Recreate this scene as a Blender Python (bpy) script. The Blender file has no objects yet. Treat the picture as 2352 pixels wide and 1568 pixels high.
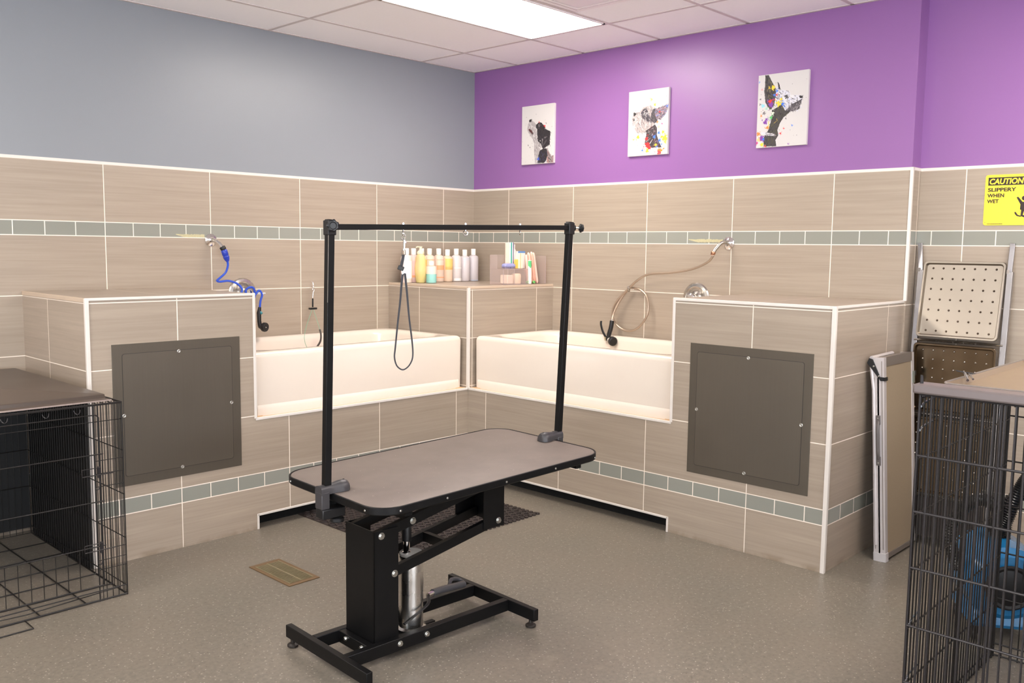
import bpy, bmesh, math, random
import numpy as np
from mathutils import Vector, Matrix
PI = math.pi
random.seed(7)
C = bpy.context.scene.collection
SC = bpy.context.scene

# ------------------------------------------------------------------ camera
F_PX, YAW, PITCH, ROLL = 2067.25, 0.7617, -0.1037, 0.0117
CAM = Vector((-4.7866, -4.9823, 1.4998))
fw = Vector((math.cos(PITCH)*math.cos(YAW), math.cos(PITCH)*math.sin(YAW), math.sin(PITCH)))
rt = Vector((math.sin(YAW), -math.cos(YAW), 0)); up = rt.cross(fw)
R_ = rt*math.cos(ROLL) + up*math.sin(ROLL); U_ = -rt*math.sin(ROLL) + up*math.cos(ROLL)
cd = bpy.data.cameras.new('camera'); cam = bpy.data.objects.new('camera', cd); C.objects.link(cam)
M = Matrix(((R_.x, U_.x, -fw.x), (R_.y, U_.y, -fw.y), (R_.z, U_.z, -fw.z))).to_4x4()
M.translation = CAM
cam.matrix_world = M
cd.sensor_width = 36.0; cd.lens = F_PX/2352*36.0; cd.clip_start = 0.05
SC.camera = cam

# ------------------------------------------------------------------ world and exposure
w = bpy.data.worlds.new('world'); SC.world = w; w.use_nodes = True
w.node_tree.nodes['Background'].inputs[0].default_value = (0.9, 0.93, 1, 1)
w.node_tree.nodes['Background'].inputs[1].default_value = 0.3
vs = SC.view_settings
vs.view_transform = 'Standard'; vs.look = 'None'; vs.gamma = 1; vs.use_curve_mapping = False
vs.exposure = 1.25
PANEL_W = 10.3                    # emission of the lit ceiling panels
# added fill lamps behind the camera, tilted upwards to brighten the ceiling
def added_fill_lamp(loc, rot, sx, sy, watts, col, spread):
    l = bpy.data.lights.new('added_fill', 'AREA'); l.shape = 'RECTANGLE'; l.size = sx; l.size_y = sy
    l.energy = watts; l.color = col; l.spread = math.radians(spread)
    o = bpy.data.objects.new('added_fill', l); C.objects.link(o); o.location = loc; o.rotation_euler = rot
XW, YW = -8.2, -8.2
added_fill_lamp((-4.6, YW+0.12, 1.45), (math.radians(90+42), 0, 0), 3.4, 1.3, 120, (0.86, 0.92, 1.0), 130)
added_fill_lamp((XW+0.12, -4.6, 1.45), (math.radians(90+38), 0, math.radians(-90)), 3.4, 1.3, 85, (0.86, 0.92, 1.0), 130)

# ------------------------------------------------------------------ levels of the tiling (metres)
T = 0.6135
HT, HA, H1 = 0.3087, 0.075, 0.2269
L1 = H1; L2 = L1+HA; L3 = L2+HT; L4 = L3+HT; L5 = L4+HT; L6 = L5+HT; L7 = L6+HA; L8 = L7+HT
DL, DR = 0.811, 0.820             # front planes of the built-in platforms
XL0, XL1 = -3.190, -2.3465        # left pier
YR1, YR0 = -2.3614, -3.228        # right pier
ZP = L5 + 0.0213                  # top of piers and corner shelf
NL = 0.0745                       # toe recess height
LEDGE = L3 - 0.014
JX = 0.111                        # recessed wall plane
ZC = 2.80

# ------------------------------------------------------------------ node helper and materials
def s2l(c):
    return tuple((x/255/12.92 if x/255 <= 0.04045 else ((x/255+0.055)/1.055)**2.4) for x in c)
class NT:
    def __init__(s, name):
        s.m = bpy.data.materials.new(name); s.m.use_nodes = True
        s.t = s.m.node_tree; s.b = s.t.nodes['Principled BSDF']
    def n(s, ty, **kw):
        x = s.t.nodes.new(ty)
        for k, v in kw.items(): setattr(x, k, v)
        return x
    def lk(s, a, b): s.t.links.new(a, b)
    def put(s, sock, v):
        if hasattr(v, 'node'): s.lk(v, sock)
        else: sock.default_value = v
    def m_(s, op, a, b=0.0, c=None, clamp=False):
        x = s.n('ShaderNodeMath', operation=op); x.use_clamp = clamp
        s.put(x.inputs[0], a); s.put(x.inputs[1], b)
        if c is not None: s.put(x.inputs[2], c)
        return x.outputs[0]
    def mix(s, f, a, b):
        x = s.n('ShaderNodeMix', data_type='RGBA'); s.put(x.inputs[0], f)
        for i, v in ((6, a), (7, b)):
            if hasattr(v, 'node'): s.lk(v, x.inputs[i])
            else: x.inputs[i].default_value = (*v, 1) if len(v) == 3 else v
        return x.outputs[2]
    def noise(s, vec, scale, detail=2.0, rough=0.5):
        x = s.n('ShaderNodeTexNoise'); x.inputs['Scale'].default_value = scale
        x.inputs['Detail'].default_value = detail; x.inputs['Roughness'].default_value = rough
        if vec is not None: s.lk(vec, x.inputs['Vector'])
        return x.outputs[0]
    def ramp(s, f, a, b):
        x = s.n('ShaderNodeMapRange'); s.put(x.inputs[0], f); x.inputs[1].default_value = a; x.inputs[2].default_value = b
        return x.outputs[0]
    def bump(s, h, strength=0.2, dist=0.002):
        x = s.n('ShaderNodeBump'); x.inputs['Strength'].default_value = strength; x.inputs['Distance'].default_value = dist
        s.lk(h, x.inputs['Height']); s.lk(x.outputs[0], s.b.inputs['Normal'])
_mats = {}
def mat(name, rgb, rough=0.5, metal=0.0, var=0.06, vs_=18.0, bump=0.0, bs=200.0, spec=None, coat=0.0, alpha=None, trans=None):
    if name in _mats: return _mats[name]
    q = NT(name); c = s2l(rgb); g = q.n('ShaderNodeTexCoord').outputs['Object']
    nz = q.noise(g, vs_, 3)
    q.lk(q.mix(nz, tuple(x*(1-var) for x in c), tuple(min(1, x*(1+var)) for x in c)), q.b.inputs['Base Color'])
    q.lk(q.m_('ADD', q.m_('MULTIPLY', nz, 0.12), rough-0.06, clamp=True), q.b.inputs['Roughness'])
    q.b.inputs['Metallic'].default_value = metal
    if spec is not None: q.b.inputs['Specular IOR Level'].default_value = spec
    if coat: q.b.inputs['Coat Weight'].default_value = coat; q.b.inputs['Coat Roughness'].default_value = 0.1
    if bump: q.bump(q.noise(g, bs, 2), bump, 0.001)
    if alpha is not None: q.b.inputs['Alpha'].default_value = alpha
    if trans is not None: q.b.inputs['Transmission Weight'].default_value = trans
    _mats[name] = q.m
    return q.m

def tile_material():
    q = NT('striated_wall_tile'); uv = q.n('ShaderNodeTexCoord').outputs['UV']
    sp = q.n('ShaderNodeSeparateXYZ'); q.lk(uv, sp.inputs[0]); u, v = sp.outputs[0], sp.outputs[1]
    def cellrow(t):
        a = q.m_('DIVIDE', u, t); f = q.m_('FRACT', a)
        d = q.m_('MULTIPLY', q.m_('MINIMUM', f, q.m_('SUBTRACT', 1.0, f)), t)
        return q.m_('FLOOR', a), d
    c1, d1 = cellrow(T); c4, d4 = cellrow(T/4)
    inb = lambda lo, hi: q.m_('MULTIPLY', q.m_('GREATER_THAN', v, lo), q.m_('LESS_THAN', v, hi))
    acc = q.m_('ADD', inb(L1, L2), inb(L6, L7))
    dv = None; row = None
    for L in (L1, L2, L3, L4, L5, L6, L7, L8):
        d = q.m_('ABSOLUTE', q.m_('SUBTRACT', v, L)); dv = d if dv is None else q.m_('MINIMUM', dv, d)
        g = q.m_('GREATER_THAN', v, L); row = g if row is None else q.m_('ADD', row, g)
    du = q.m_('ADD', q.m_('MULTIPLY', d4, acc), q.m_('MULTIPLY', d1, q.m_('SUBTRACT', 1.0, acc)))
    d = q.m_('MINIMUM', du, dv)
    grout = q.m_('SUBTRACT', 1.0, q.m_('DIVIDE', q.m_('SUBTRACT', d, 0.0019), 0.0008, clamp=True), clamp=True)
    cell = q.m_('ADD', q.m_('MULTIPLY', c1, 3.7), q.m_('MULTIPLY', row, 11.3))
    cv = q.n('ShaderNodeCombineXYZ'); q.lk(q.m_('ADD', q.m_('MULTIPLY', u, 2.2), cell), cv.inputs[0])
    q.lk(q.m_('MULTIPLY', v, 95.0), cv.inputs[1]); q.lk(cell, cv.inputs[2])
    st = q.noise(cv.outputs[0], 1.0, 5, 0.62)
    cv2 = q.n('ShaderNodeCombineXYZ'); q.lk(q.m_('ADD', q.m_('MULTIPLY', u, 1.3), cell), cv2.inputs[0])
    q.lk(q.m_('MULTIPLY', v, 22.0), cv2.inputs[1]); q.lk(cell, cv2.inputs[2])
    st2 = q.noise(cv2.outputs[0], 1.0, 3, 0.5)
    wn = q.n('ShaderNodeTexWhiteNoise', noise_dimensions='1D'); q.lk(cell, wn.inputs['W'])
    f = q.ramp(q.m_('ADD', q.m_('MULTIPLY', st, 0.6), q.m_('MULTIPLY', st2, 0.4)), 0.32, 0.68)
    col = q.mix(f, s2l(TILE_A), s2l(TILE_B))
    hs = q.n('ShaderNodeHueSaturation'); q.lk(col, hs.inputs['Color'])
    q.lk(q.m_('ADD', q.m_('MULTIPLY', wn.outputs['Value'], 0.07), 0.965), hs.inputs['Value'])
    gl = q.mix(q.noise(cv2.outputs[0], 0.4, 2), s2l((138, 139, 130)), s2l((147, 147, 138)))
    base = q.mix(acc, hs.outputs[0], gl)
    # soap scum film near the shower arms, dirt line at the floor
    dirt = q.m_('MULTIPLY', q.ramp(v, 0.035, 0.0), q.ramp(q.noise(uv, 9.0, 4), 0.42, 0.62), clamp=True)
    base = q.mix(grout, base, s2l((240, 228, 214)))
    base = q.mix(q.m_('MULTIPLY', dirt, 0.6), base, s2l((110, 92, 70)))
    q.lk(base, q.b.inputs['Base Color'])
    ra = q.m_('SUBTRACT', 0.36, q.m_('MULTIPLY', acc, 0.24))
    q.lk(q.m_('ADD', ra, q.m_('MULTIPLY', grout, 0.45), clamp=True), q.b.inputs['Roughness'])
    h = q.m_('SUBTRACT', q.m_('MULTIPLY', st, 0.10), grout)
    q.bump(h, 0.5, 0.0012)
    return q.m
TILE_A, TILE_B = (154, 140, 125), (171, 157, 141)
TILE = tile_material()

def floor_material():
    q = NT('speckled_vinyl_floor'); g = q.n('ShaderNodeTexCoord').outputs['Object']
    big = q.noise(g, 2.2, 4); fine = q.noise(g, 55, 4, 0.7); sp = q.noise(g, 120, 2, 0.6)
    c = q.mix(q.ramp(fine, 0.35, 0.65), s2l((104, 98, 89)), s2l((123, 116, 105)))
    c = q.mix(q.m_('MULTIPLY', q.ramp(big, 0.35, 0.7), 0.35), c, s2l((130, 118, 105)))
    v = q.n('ShaderNodeTexVoronoi'); v.inputs['Scale'].default_value = 85; v.inputs['Randomness'].default_value = 1.0; q.lk(g, v.inputs['Vector'])
    sx = q.n('ShaderNodeSeparateXYZ'); q.lk(v.outputs['Color'], sx.inputs[0])
    blob = q.m_('LESS_THAN', v.outputs['Distance'], q.m_('MULTIPLY', sp, 0.5))
    lite = q.m_('MULTIPLY', blob, q.m_('GREATER_THAN', sx.outputs[0], 0.76))
    dark = q.m_('MULTIPLY', blob, q.m_('LESS_THAN', sx.outputs[0], 0.13))
    c = q.mix(q.m_('MULTIPLY', lite, 0.5), c, s2l((192, 181, 166)))
    c = q.mix(q.m_('MULTIPLY', dark, 0.5), c, s2l((76, 66, 56)))
    scuff = q.ramp(q.noise(g, 1.1, 6, 0.75), 0.62, 0.72)
    c = q.mix(q.m_('MULTIPLY', scuff, 0.18), c, s2l((190, 176, 156)))
    q.lk(c, q.b.inputs['Base Color'])
    q.lk(q.m_('ADD', q.m_('MULTIPLY', big, 0.16), 0.25), q.b.inputs['Roughness'])
    q.b.inputs['Specular IOR Level'].default_value = 0.42
    q.bump(fine, 0.05, 0.001)
    return q.m
def paint(name, rgb, rough=0.33):
    q = NT(name); g = q.n('ShaderNodeTexCoord').outputs['Object']
    c = s2l(rgb); n = q.noise(g, 1.5, 3)
    q.lk(q.mix(n, tuple(x*0.97 for x in c), tuple(x*1.03 for x in c)), q.b.inputs['Base Color'])
    q.b.inputs['Roughness'].default_value = rough
    q.bump(q.noise(g, 260, 3, 0.6), 0.22, 0.0012)
    return q.m
def brushed(name, rgb, rough=0.38, horiz=False, metal=1.0, amp=0.12):
    q = NT(name); g = q.n('ShaderNodeTexCoord').outputs['Object']
    mp = q.n('ShaderNodeMapping'); q.lk(g, mp.inputs[0])
    mp.inputs['Scale'].default_value = (3, 3, 220) if horiz else (160, 160, 2)
    n = q.noise(mp.outputs[0], 1.0, 4, 0.6); b = q.noise(g, 4, 4)
    c = s2l(rgb); f = q.m_('ADD', q.m_('MULTIPLY', n, 0.6), q.m_('MULTIPLY', b, 0.4))
    q.lk(q.mix(f, tuple(x*(1-amp) for x in c), tuple(min(1, x*(1+amp)) for x in c)), q.b.inputs['Base Color'])
    q.b.inputs['Metallic'].default_value = metal
    q.lk(q.m_('ADD', q.m_('MULTIPLY', n, 0.15), rough-0.07), q.b.inputs['Roughness'])
    return q.m
def emit(name, rgb, k):
    m = bpy.data.materials.new(name); m.use_nodes = True; t = m.node_tree; t.nodes.clear()
    o = t.nodes.new('ShaderNodeOutputMaterial'); e = t.nodes.new('ShaderNodeEmission')
    e.inputs[0].default_value = (*rgb, 1); e.inputs[1].default_value = k
    t.links.new(e.outputs[0], o.inputs[0]); return m
def clear(name, rgb, a=0.25, rough=0.08):
    q = NT(name); g = q.n('ShaderNodeTexCoord').outputs['Object']
    t = q.n('ShaderNodeBsdfTransparent'); t.inputs[0].default_value = (*[min(1, x) for x in rgb], 1)
    q.b.inputs['Roughness'].default_value = rough
    c = tuple(rgb)
    q.lk(q.mix(q.noise(g, 6, 2), tuple(x*0.95 for x in c), c), q.b.inputs['Base Color'])
    mx = q.n('ShaderNodeMixShader'); mx.inputs[0].default_value = a
    q.lk(t.outputs[0], mx.inputs[1]); q.lk(q.b.outputs[0], mx.inputs[2])
    q.lk(mx.outputs[0], q.t.nodes['Material Output'].inputs[0]); return q.m

FLOOR = floor_material()
GREY = paint('blue_grey_wall_paint', (138, 142, 147), 0.36)
PURPLE = paint('purple_wall_paint', (142, 97, 155), 0.34)
WHITEP = paint('off_white_wall_paint', (214, 206, 196), 0.6)
TRIM = mat('white_metal_tile_trim', (222, 215, 207), 0.32, var=0.03)
BEIGE_EDGE = mat('beige_tile_edge_trim', (196, 176, 155), 0.35, var=0.05)
CEILT = mat('ceiling_tile', (250, 246, 247), 0.9, var=0.015, vs_=60, bump=0.25, bs=420)
GRID = mat('ceiling_grid_metal', (208, 196, 193), 0.5, var=0.02)
TUB = mat('white_acrylic_tub', (226, 214, 200), 0.12, var=0.01, coat=0.3)
CAULK = mat('yellowed_caulk', (206, 174, 138), 0.5)
BLACKV = mat('recess_shade_black', (9, 9, 9), 0.9)  # black colour standing in for shade in the toe recess and screw holes
PANELM = brushed('brushed_steel_panel', (116, 109, 99), 0.42, metal=0.75)
PANELF = brushed('brushed_steel_frame', (108, 101, 91), 0.45, metal=0.7)
CHROME = mat('chrome', (225, 222, 220), 0.10, 1.0, var=0.03)
CHROMEW = mat('worn_chrome', (190, 185, 178), 0.26, 1.0, var=0.10, vs_=40)
STEEL = mat('polished_stainless_steel', (172, 163, 150), 0.34, 1.0, var=0.08, vs_=9)
STEELD = mat('steel_dark_reflection', (124, 108, 88), 0.2, 1.0, var=0.12, vs_=9)  # dark brown reflection of the lower trays put into the metal colour
ZINC = mat('zinc_plated_bolt', (205, 205, 200), 0.3, 1.0, var=0.05)
BLK = mat('black_powder_coat', (8, 8, 9), 0.45, spec=0.3, var=0.12, bump=0.1, bs=500)
BLKP = mat('black_plastic', (15, 15, 17), 0.45, var=0.1)
DGP = mat('dark_grey_cast_metal', (62, 60, 62), 0.42, 0.2, var=0.08)
WIRE = mat('black_coated_wire', (22, 19, 18), 0.38, var=0.15)
WIREG = mat('worn_grey_coated_wire', (44, 41, 42), 0.33, 0.2, var=0.2)
RUB = mat('brown_black_rubber', (52, 43, 40), 0.6, var=0.15, bump=0.3, bs=300)
BRASS = mat('brown_brass_frame', (128, 103, 74), 0.4, 0.5, var=0.2, vs_=30)
BRASSL = mat('pale_brass_grille', (150, 138, 108), 0.4, 0.5, var=0.15, vs_=30)
ALU = mat('white_anodised_aluminium', (206, 200, 200), 0.35, 0.35, var=0.03)
ALUG = mat('grey_aluminium', (150, 142, 136), 0.35, 0.6, var=0.05)
BOARD = mat('speckled_brown_board', (150, 134, 112), 0.6, var=0.12, vs_=120, bump=0.2, bs=250)

def tabletop_material():
    q = NT('ribbed_grey_rubber_top'); g = q.n('ShaderNodeTexCoord').outputs['Object']
    s = q.n('ShaderNodeSeparateXYZ'); q.lk(g, s.inputs[0])
    a = q.m_('SINE', q.m_('MULTIPLY', s.outputs[0], 1150.0)); b = q.m_('SINE', q.m_('MULTIPLY', s.outputs[1], 1150.0))
    h = q.m_('ADD', q.m_('MULTIPLY', q.m_('ADD', a, q.m_('MULTIPLY', b, 0.3)), 0.35), 0.5)
    n = q.noise(g, 7, 4, 0.6)
    c = q.mix(n, s2l((100, 90, 84)), s2l((130, 118, 110)))
    c = q.mix(q.m_('MULTIPLY', h, 0.35, clamp=True), c, s2l((100, 88, 80)))
    spk = q.m_('GREATER_THAN', q.noise(g, 90, 3, 0.7), 0.715)
    c = q.mix(q.m_('MULTIPLY', spk, 0.6), c, s2l((205, 190, 176)))
    q.lk(c, q.b.inputs['Base Color']); q.b.inputs['Roughness'].default_value = 0.55
    q.bump(h, 0.35, 0.0008); return q.m
TOPM = tabletop_material()

# ------------------------------------------------------------------ mesh builder
class MB:
    def __init__(s, uv=False):
        s.bm = bmesh.new(); s.uv = s.bm.loops.layers.uv.new('UVMap') if uv else None
        s.X = Matrix.Identity(4)
    def v(s, p): return s.bm.verts.new(s.X @ Vector(p))
    def face(s, pts, uvs=None):
        vs = [s.v(p) for p in pts]
        f = s.bm.faces.new(vs)
        if uvs and s.uv:
            for l, t in zip(f.loops, uvs): l[s.uv].uv = t
        return f
    def box(s, x0, y0, z0, x1, y1, z1):
        x0, x1 = min(x0, x1), max(x0, x1); y0, y1 = min(y0, y1), max(y0, y1); z0, z1 = min(z0, z1), max(z0, z1)
        P = [(x0,y0,z0),(x1,y0,z0),(x1,y1,z0),(x0,y1,z0),(x0,y0,z1),(x1,y0,z1),(x1,y1,z1),(x0,y1,z1)]
        V = [s.v(p) for p in P]
        for f in ((0,3,2,1),(4,5,6,7),(0,1,5,4),(1,2,6,5),(2,3,7,6),(3,0,4,7)): s.bm.faces.new([V[i] for i in f])
        return s
    def loft(s, rings, cap0=True, cap1=True, closed=True):
        VR = [[s.v(p) for p in r] for r in rings]; n = len(rings[0])
        for a, b in zip(VR, VR[1:]):
            for i in range(n if closed else n-1):
                j = (i+1) % n
                try: s.bm.faces.new((a[i], a[j], b[j], b[i]))
                except ValueError: pass
        if cap0: s.bm.faces.new(list(reversed(VR[0])))
        if cap1: s.bm.faces.new(VR[-1])
        return s
    def cyl(s, p0, p1, r, n=14, r2=None, cap=True):
        p0, p1 = Vector(p0), Vector(p1); d = (p1-p0).normalized()
        a = d.cross(Vector((0, 0, 1)) if abs(d.z) < 0.9 else Vector((1, 0, 0))).normalized(); b = d.cross(a)
        r2 = r if r2 is None else r2
        ring = lambda c, q: [c + a*math.cos(2*PI*i/n)*q + b*math.sin(2*PI*i/n)*q for i in range(n)]
        return s.loft([ring(p0, r), ring(p1, r2)], cap, cap)
    def lathe(s, prof, c=(0, 0, 0), ax=(0, 0, 1), n=24):
        d = Vector(ax).normalized(); c = Vector(c)
        a = d.cross(Vector((0, 0, 1)) if abs(d.z) < 0.9 else Vector((1, 0, 0))).normalized(); b = d.cross(a)
        return s.loft([[c + d*h + a*math.cos(2*PI*i/n)*max(r, 1e-4) + b*math.sin(2*PI*i/n)*max(r, 1e-4) for i in range(n)] for r, h in prof])
    def tube(s, pts, r, n=6, closed=False, flat=None):
        pts = [Vector(p) for p in pts]; N = len(pts); rings = []; prev = None
        for i, p in enumerate(pts):
            if closed: d = (pts[(i+1) % N]-pts[i-1]).normalized()
            else: d = (pts[min(i+1, N-1)]-pts[max(i-1, 0)]).normalized()
            if prev is None: a = d.cross(Vector((0, 0, 1)) if abs(d.z) < 0.9 else Vector((1, 0, 0))).normalized()
            else: a = (prev - d*prev.dot(d)).normalized()
            b = d.cross(a); prev = a; q = r[i] if isinstance(r, (list, tuple)) else r
            k = flat if flat else 1
            rings.append([p + a*math.cos(2*PI*j/n)*q + b*math.sin(2*PI*j/n)*q*k for j in range(n)])
        if closed: rings.append(rings[0]); return s.loft(rings, False, False)
        return s.loft(rings)
    def prism(s, poly, mp, h0, h1):     # poly of 2D points, mp(a, b, h) -> 3D
        return s.loft([[mp(a, b, h0) for a, b in poly], [mp(a, b, h1) for a, b in poly]])
    def sphere(s, c, r, n=12, sc=(1, 1, 1)):
        c = Vector(c); R = []
        for i in range(1, n//2):
            t = PI*i/(n//2)
            R.append([c + Vector((math.sin(t)*math.cos(2*PI*j/n)*sc[0], math.sin(t)*math.sin(2*PI*j/n)*sc[1], -math.cos(t)*sc[2]))*r for j in range(n)])
        return s.loft(R)
    def build(s, name, m, parent=None, smooth=True, bevel=0, seg=2, ang=35, loc=None, fix=True):
        if fix: bmesh.ops.recalc_face_normals(s.bm, faces=s.bm.faces)
        if smooth:
            for f in s.bm.faces: f.smooth = True
            for e in s.bm.edges:
                if len(e.link_faces) == 2 and e.calc_face_angle(0) > math.radians(ang): e.smooth = False
        me = bpy.data.meshes.new(name); s.bm.to_mesh(me); s.bm.free()
        ms = m if isinstance(m, (list, tuple)) else [m]
        for x in ms: me.materials.append(x)
        o = bpy.data.objects.new(name, me); C.objects.link(o)
        if loc: o.location = loc
        if bevel:
            b = o.modifiers.new('bevel', 'BEVEL'); b.width = bevel; b.segments = seg; b.limit_method = 'ANGLE'; b.angle_limit = math.radians(40)
            b.harden_normals = False
        if parent: o.parent = parent
        return o
def tag(o, label, cat, group=None, kind=None):
    o['label'] = label; o['category'] = cat
    if group: o['group'] = group
    if kind: o['kind'] = kind
    return o
def empty(name, label, cat, loc=(0, 0, 0), rz=0, group=None, kind=None):
    o = bpy.data.objects.new(name, None); C.objects.link(o); o.empty_display_size = 0.05
    o.location = loc; o.rotation_euler = (0, 0, rz)
    return tag(o, label, cat, group, kind)
def struct(o, label=None):
    o['kind'] = 'structure'
    if label: o['label'] = label
    return o
def smooth_path(pts, n=8, closed=False):
    P = [Vector(p) for p in pts]; out = []; N = len(P)
    for i in range(N if closed else N-1):
        if closed: a, b, c, d = P[i-1], P[i], P[(i+1) % N], P[(i+2) % N]
        else: a, b, c, d = P[max(i-1, 0)], P[i], P[i+1], P[min(i+2, N-1)]
        for k in range(n):
            t = k/n; t2, t3 = t*t, t*t*t
            out.append(0.5*((2*b) + (c-a)*t + (2*a-5*b+4*c-d)*t2 + (3*b-a-3*c+d)*t3))
    if not closed: out.append(P[-1])
    return out
def rrect(x0, y0, x1, y1, r, k=6):
    out = []
    for cx, cy, a0 in ((x1-r, y1-r, 0), (x0+r, y1-r, 90), (x0+r, y0+r, 180), (x1-r, y0+r, 270)):
        for i in range(k+1):
            a = math.radians(a0+90*i/k); out.append((cx+r*math.cos(a), cy+r*math.sin(a)))
    return out

# ================================================================== THE ROOM
def tq(mb, p0, p1, z0, z1, u0, u1):           # vertical tiled quad, v = height
    mb.face([(p0[0], p0[1], z0), (p1[0], p1[1], z0), (p1[0], p1[1], z1), (p0[0], p0[1], z1)],
            [(u0, z0), (u1, z0), (u1, z1), (u0, z1)])
def tslab(mb, x0, y0, z0, x1, y1, z1, ux=0.0, uy=0.0, top_u='x'):
    """box whose faces carry tile UVs: faces across y use u = x+ux, faces across x use u = y+uy"""
    tq(mb, (x0, y0), (x1, y0), z0, z1, x0+ux, x1+ux); tq(mb, (x1, y1), (x0, y1), z0, z1, x1+ux, x0+ux)
    tq(mb, (x0, y1), (x0, y0), z0, z1, y1+uy, y0+uy); tq(mb, (x1, y0), (x1, y1), z0, z1, y0+uy, y1+uy)
    V0 = L8+0.3
    for z in (z0, z1):
        P = [(x0, y0, z), (x1, y0, z), (x1, y1, z), (x0, y1, z)]
        UV = [((p[0]+ux) if top_u == 'x' else (p[1]+uy), V0 + ((p[1]-y0) if top_u == 'x' else (p[0]-x0))) for p in P]
        if z == z0: P.reverse(); UV.reverse()
        mb.face(P, UV)

b = MB(); b.box(XW, YW, -0.05, 0.5, 0.3, 0.0); fl = struct(b.build('floor', FLOOR, smooth=False), 'speckled grey beige vinyl floor')
# left wall: painted above, tiled below (tile face is proud of the paint)
b = MB(); b.box(XW, 0.009, 0, 0.3, 0.16, ZC+0.1); wl = struct(b.build('wall_left', GREY, smooth=False), 'blue grey painted wall above beige tiles')
b = MB(True); tslab(b, XW, 0.0, 0, 0.0, 0.009, L8, ux=0.3082+T*20, uy=0); b.build('tile_cladding', TILE, wl, smooth=False)
b = MB(); b.box(XW, -0.002, L8, 0.0, 0.009, L8+0.014); b.build('tile_edge_strip', TRIM, wl, smooth=False)
# right wall with its step back
b = MB(); b.box(0.009, YR0, 0, 0.3, 0.009, ZC+0.1); wr = struct(b.build('wall_right', PURPLE, smooth=False), 'purple painted wall above beige tiles')
b = MB(True); tslab(b, 0.0, YR0, 0, 0.009, 0.0, L8, ux=0, uy=0.3682+T*20); b.build('tile_cladding', TILE, wr, smooth=False)
b = MB(); b.box(-0.002, YR0, L8, 0.009, 0.0, L8+0.014)
b.box(-0.004, YR0-0.011, ZP, 0.010, YR0+0.004, L8+0.014); b.build('tile_edge_strip', TRIM, wr, smooth=False)
b = MB(); b.box(JX+0.009, YW, 0, 0.3, YR0, ZC+0.1)
w2 = struct(b.build('wall_recess', PURPLE, smooth=False), 'recessed purple wall beyond the corner step')
b = MB(True); ph = 3.4597
tslab(b, JX, YW, 0, JX+0.009, YR0-0.009, L8, ux=0, uy=ph+T*20)
tslab(b, 0.0, YR0-0.009, 0, JX+0.009, YR0, L8, ux=T*20-0.09, uy=0)
b.build('tile_cladding', TILE, w2, smooth=False)
b = MB(); b.box(JX-0.002, YW, L8, JX+0.009, YR0-0.009, L8+0.014); b.box(0.006, YR0-0.011, L8, JX+0.009, YR0-0.0, L8+0.014)
b.build('tile_edge_strip', TRIM, w2, smooth=False)
b = MB(); b.box(XW-0.1, YW-0.1, 0, 0.3, YW, ZC+0.1); struct(b.build('wall_back', WHITEP, smooth=False))
b = MB(); b.box(XW-0.1, YW, 0, XW, 0.16, ZC+0.1); struct(b.build('wall_near', WHITEP, smooth=False))
for nm, P, ax in (('added_window_1', (-4.6, YW, 1.45), 'y'), ('added_window_2', (XW, -4.6, 1.45), 'x')):  # made-up windows, their glowing panes added as extra fill
    o = bpy.data.objects.new(nm, None); C.objects.link(o); o.location = P; struct(o, 'added window with glowing pane behind the viewpoint, made up for fill light')
    hw, hh = 1.8, 0.75
    b = MB()
    f = (lambda a0, z0, a1, z1, d0, d1: b.box(a0, d0, z0, a1, d1, z1)) if ax == 'y' else (lambda a0, z0, a1, z1, d0, d1: b.box(d0, a0, z0, d1, a1, z1))
    f(-hw, -hh, hw, -hh+0.06, 0, 0.05); f(-hw, hh-0.06, hw, hh, 0, 0.05); f(-hw, -hh, -hw+0.06, hh, 0, 0.05); f(hw-0.06, -hh, hw, hh, 0, 0.05); f(-0.03, -hh, 0.03, hh, 0, 0.05)
    b.build('added_window_frame', TRIM, o, smooth=False)
    b = MB(); f(-hw+0.06, -hh+0.06, hw-0.06, hh-0.06, 0.002, 0.012); b.build('glowing_fill_pane', emit('glowing_fill_pane', (0.80, 0.89, 1.0), 1.5), o, smooth=False)
# ceiling with its suspended grid
GX, GY = 0.5237, 0.4401
b = MB(); b.box(XW, YW, ZC, 0.3, 0.16, ZC+0.06); ce = struct(b.build('ceiling', CEILT, smooth=False), 'white suspended ceiling of large tiles')
b = MB(); g = 0.012
k = 0
while -(GY+k*0.6096) > YW: y = -(GY+k*0.6096); b.box(XW, y-g, ZC-0.003, 0.0, y+g, ZC+0.001); k += 1
i = 0
while -(GX+i*1.2192) > XW:
    x = -(GX+i*1.2192); b.box(x-g, YW, ZC-0.0032, x+g, 0.0, ZC+0.001); i += 1
b.box(XW, -0.012, ZC-0.003, 0.1, 0.009, ZC+0.001); b.box(-0.012, YR0, ZC-0.003, 0.009, 0, ZC+0.001)
b.build('ceiling_grid', GRID, ce, smooth=False)

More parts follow.
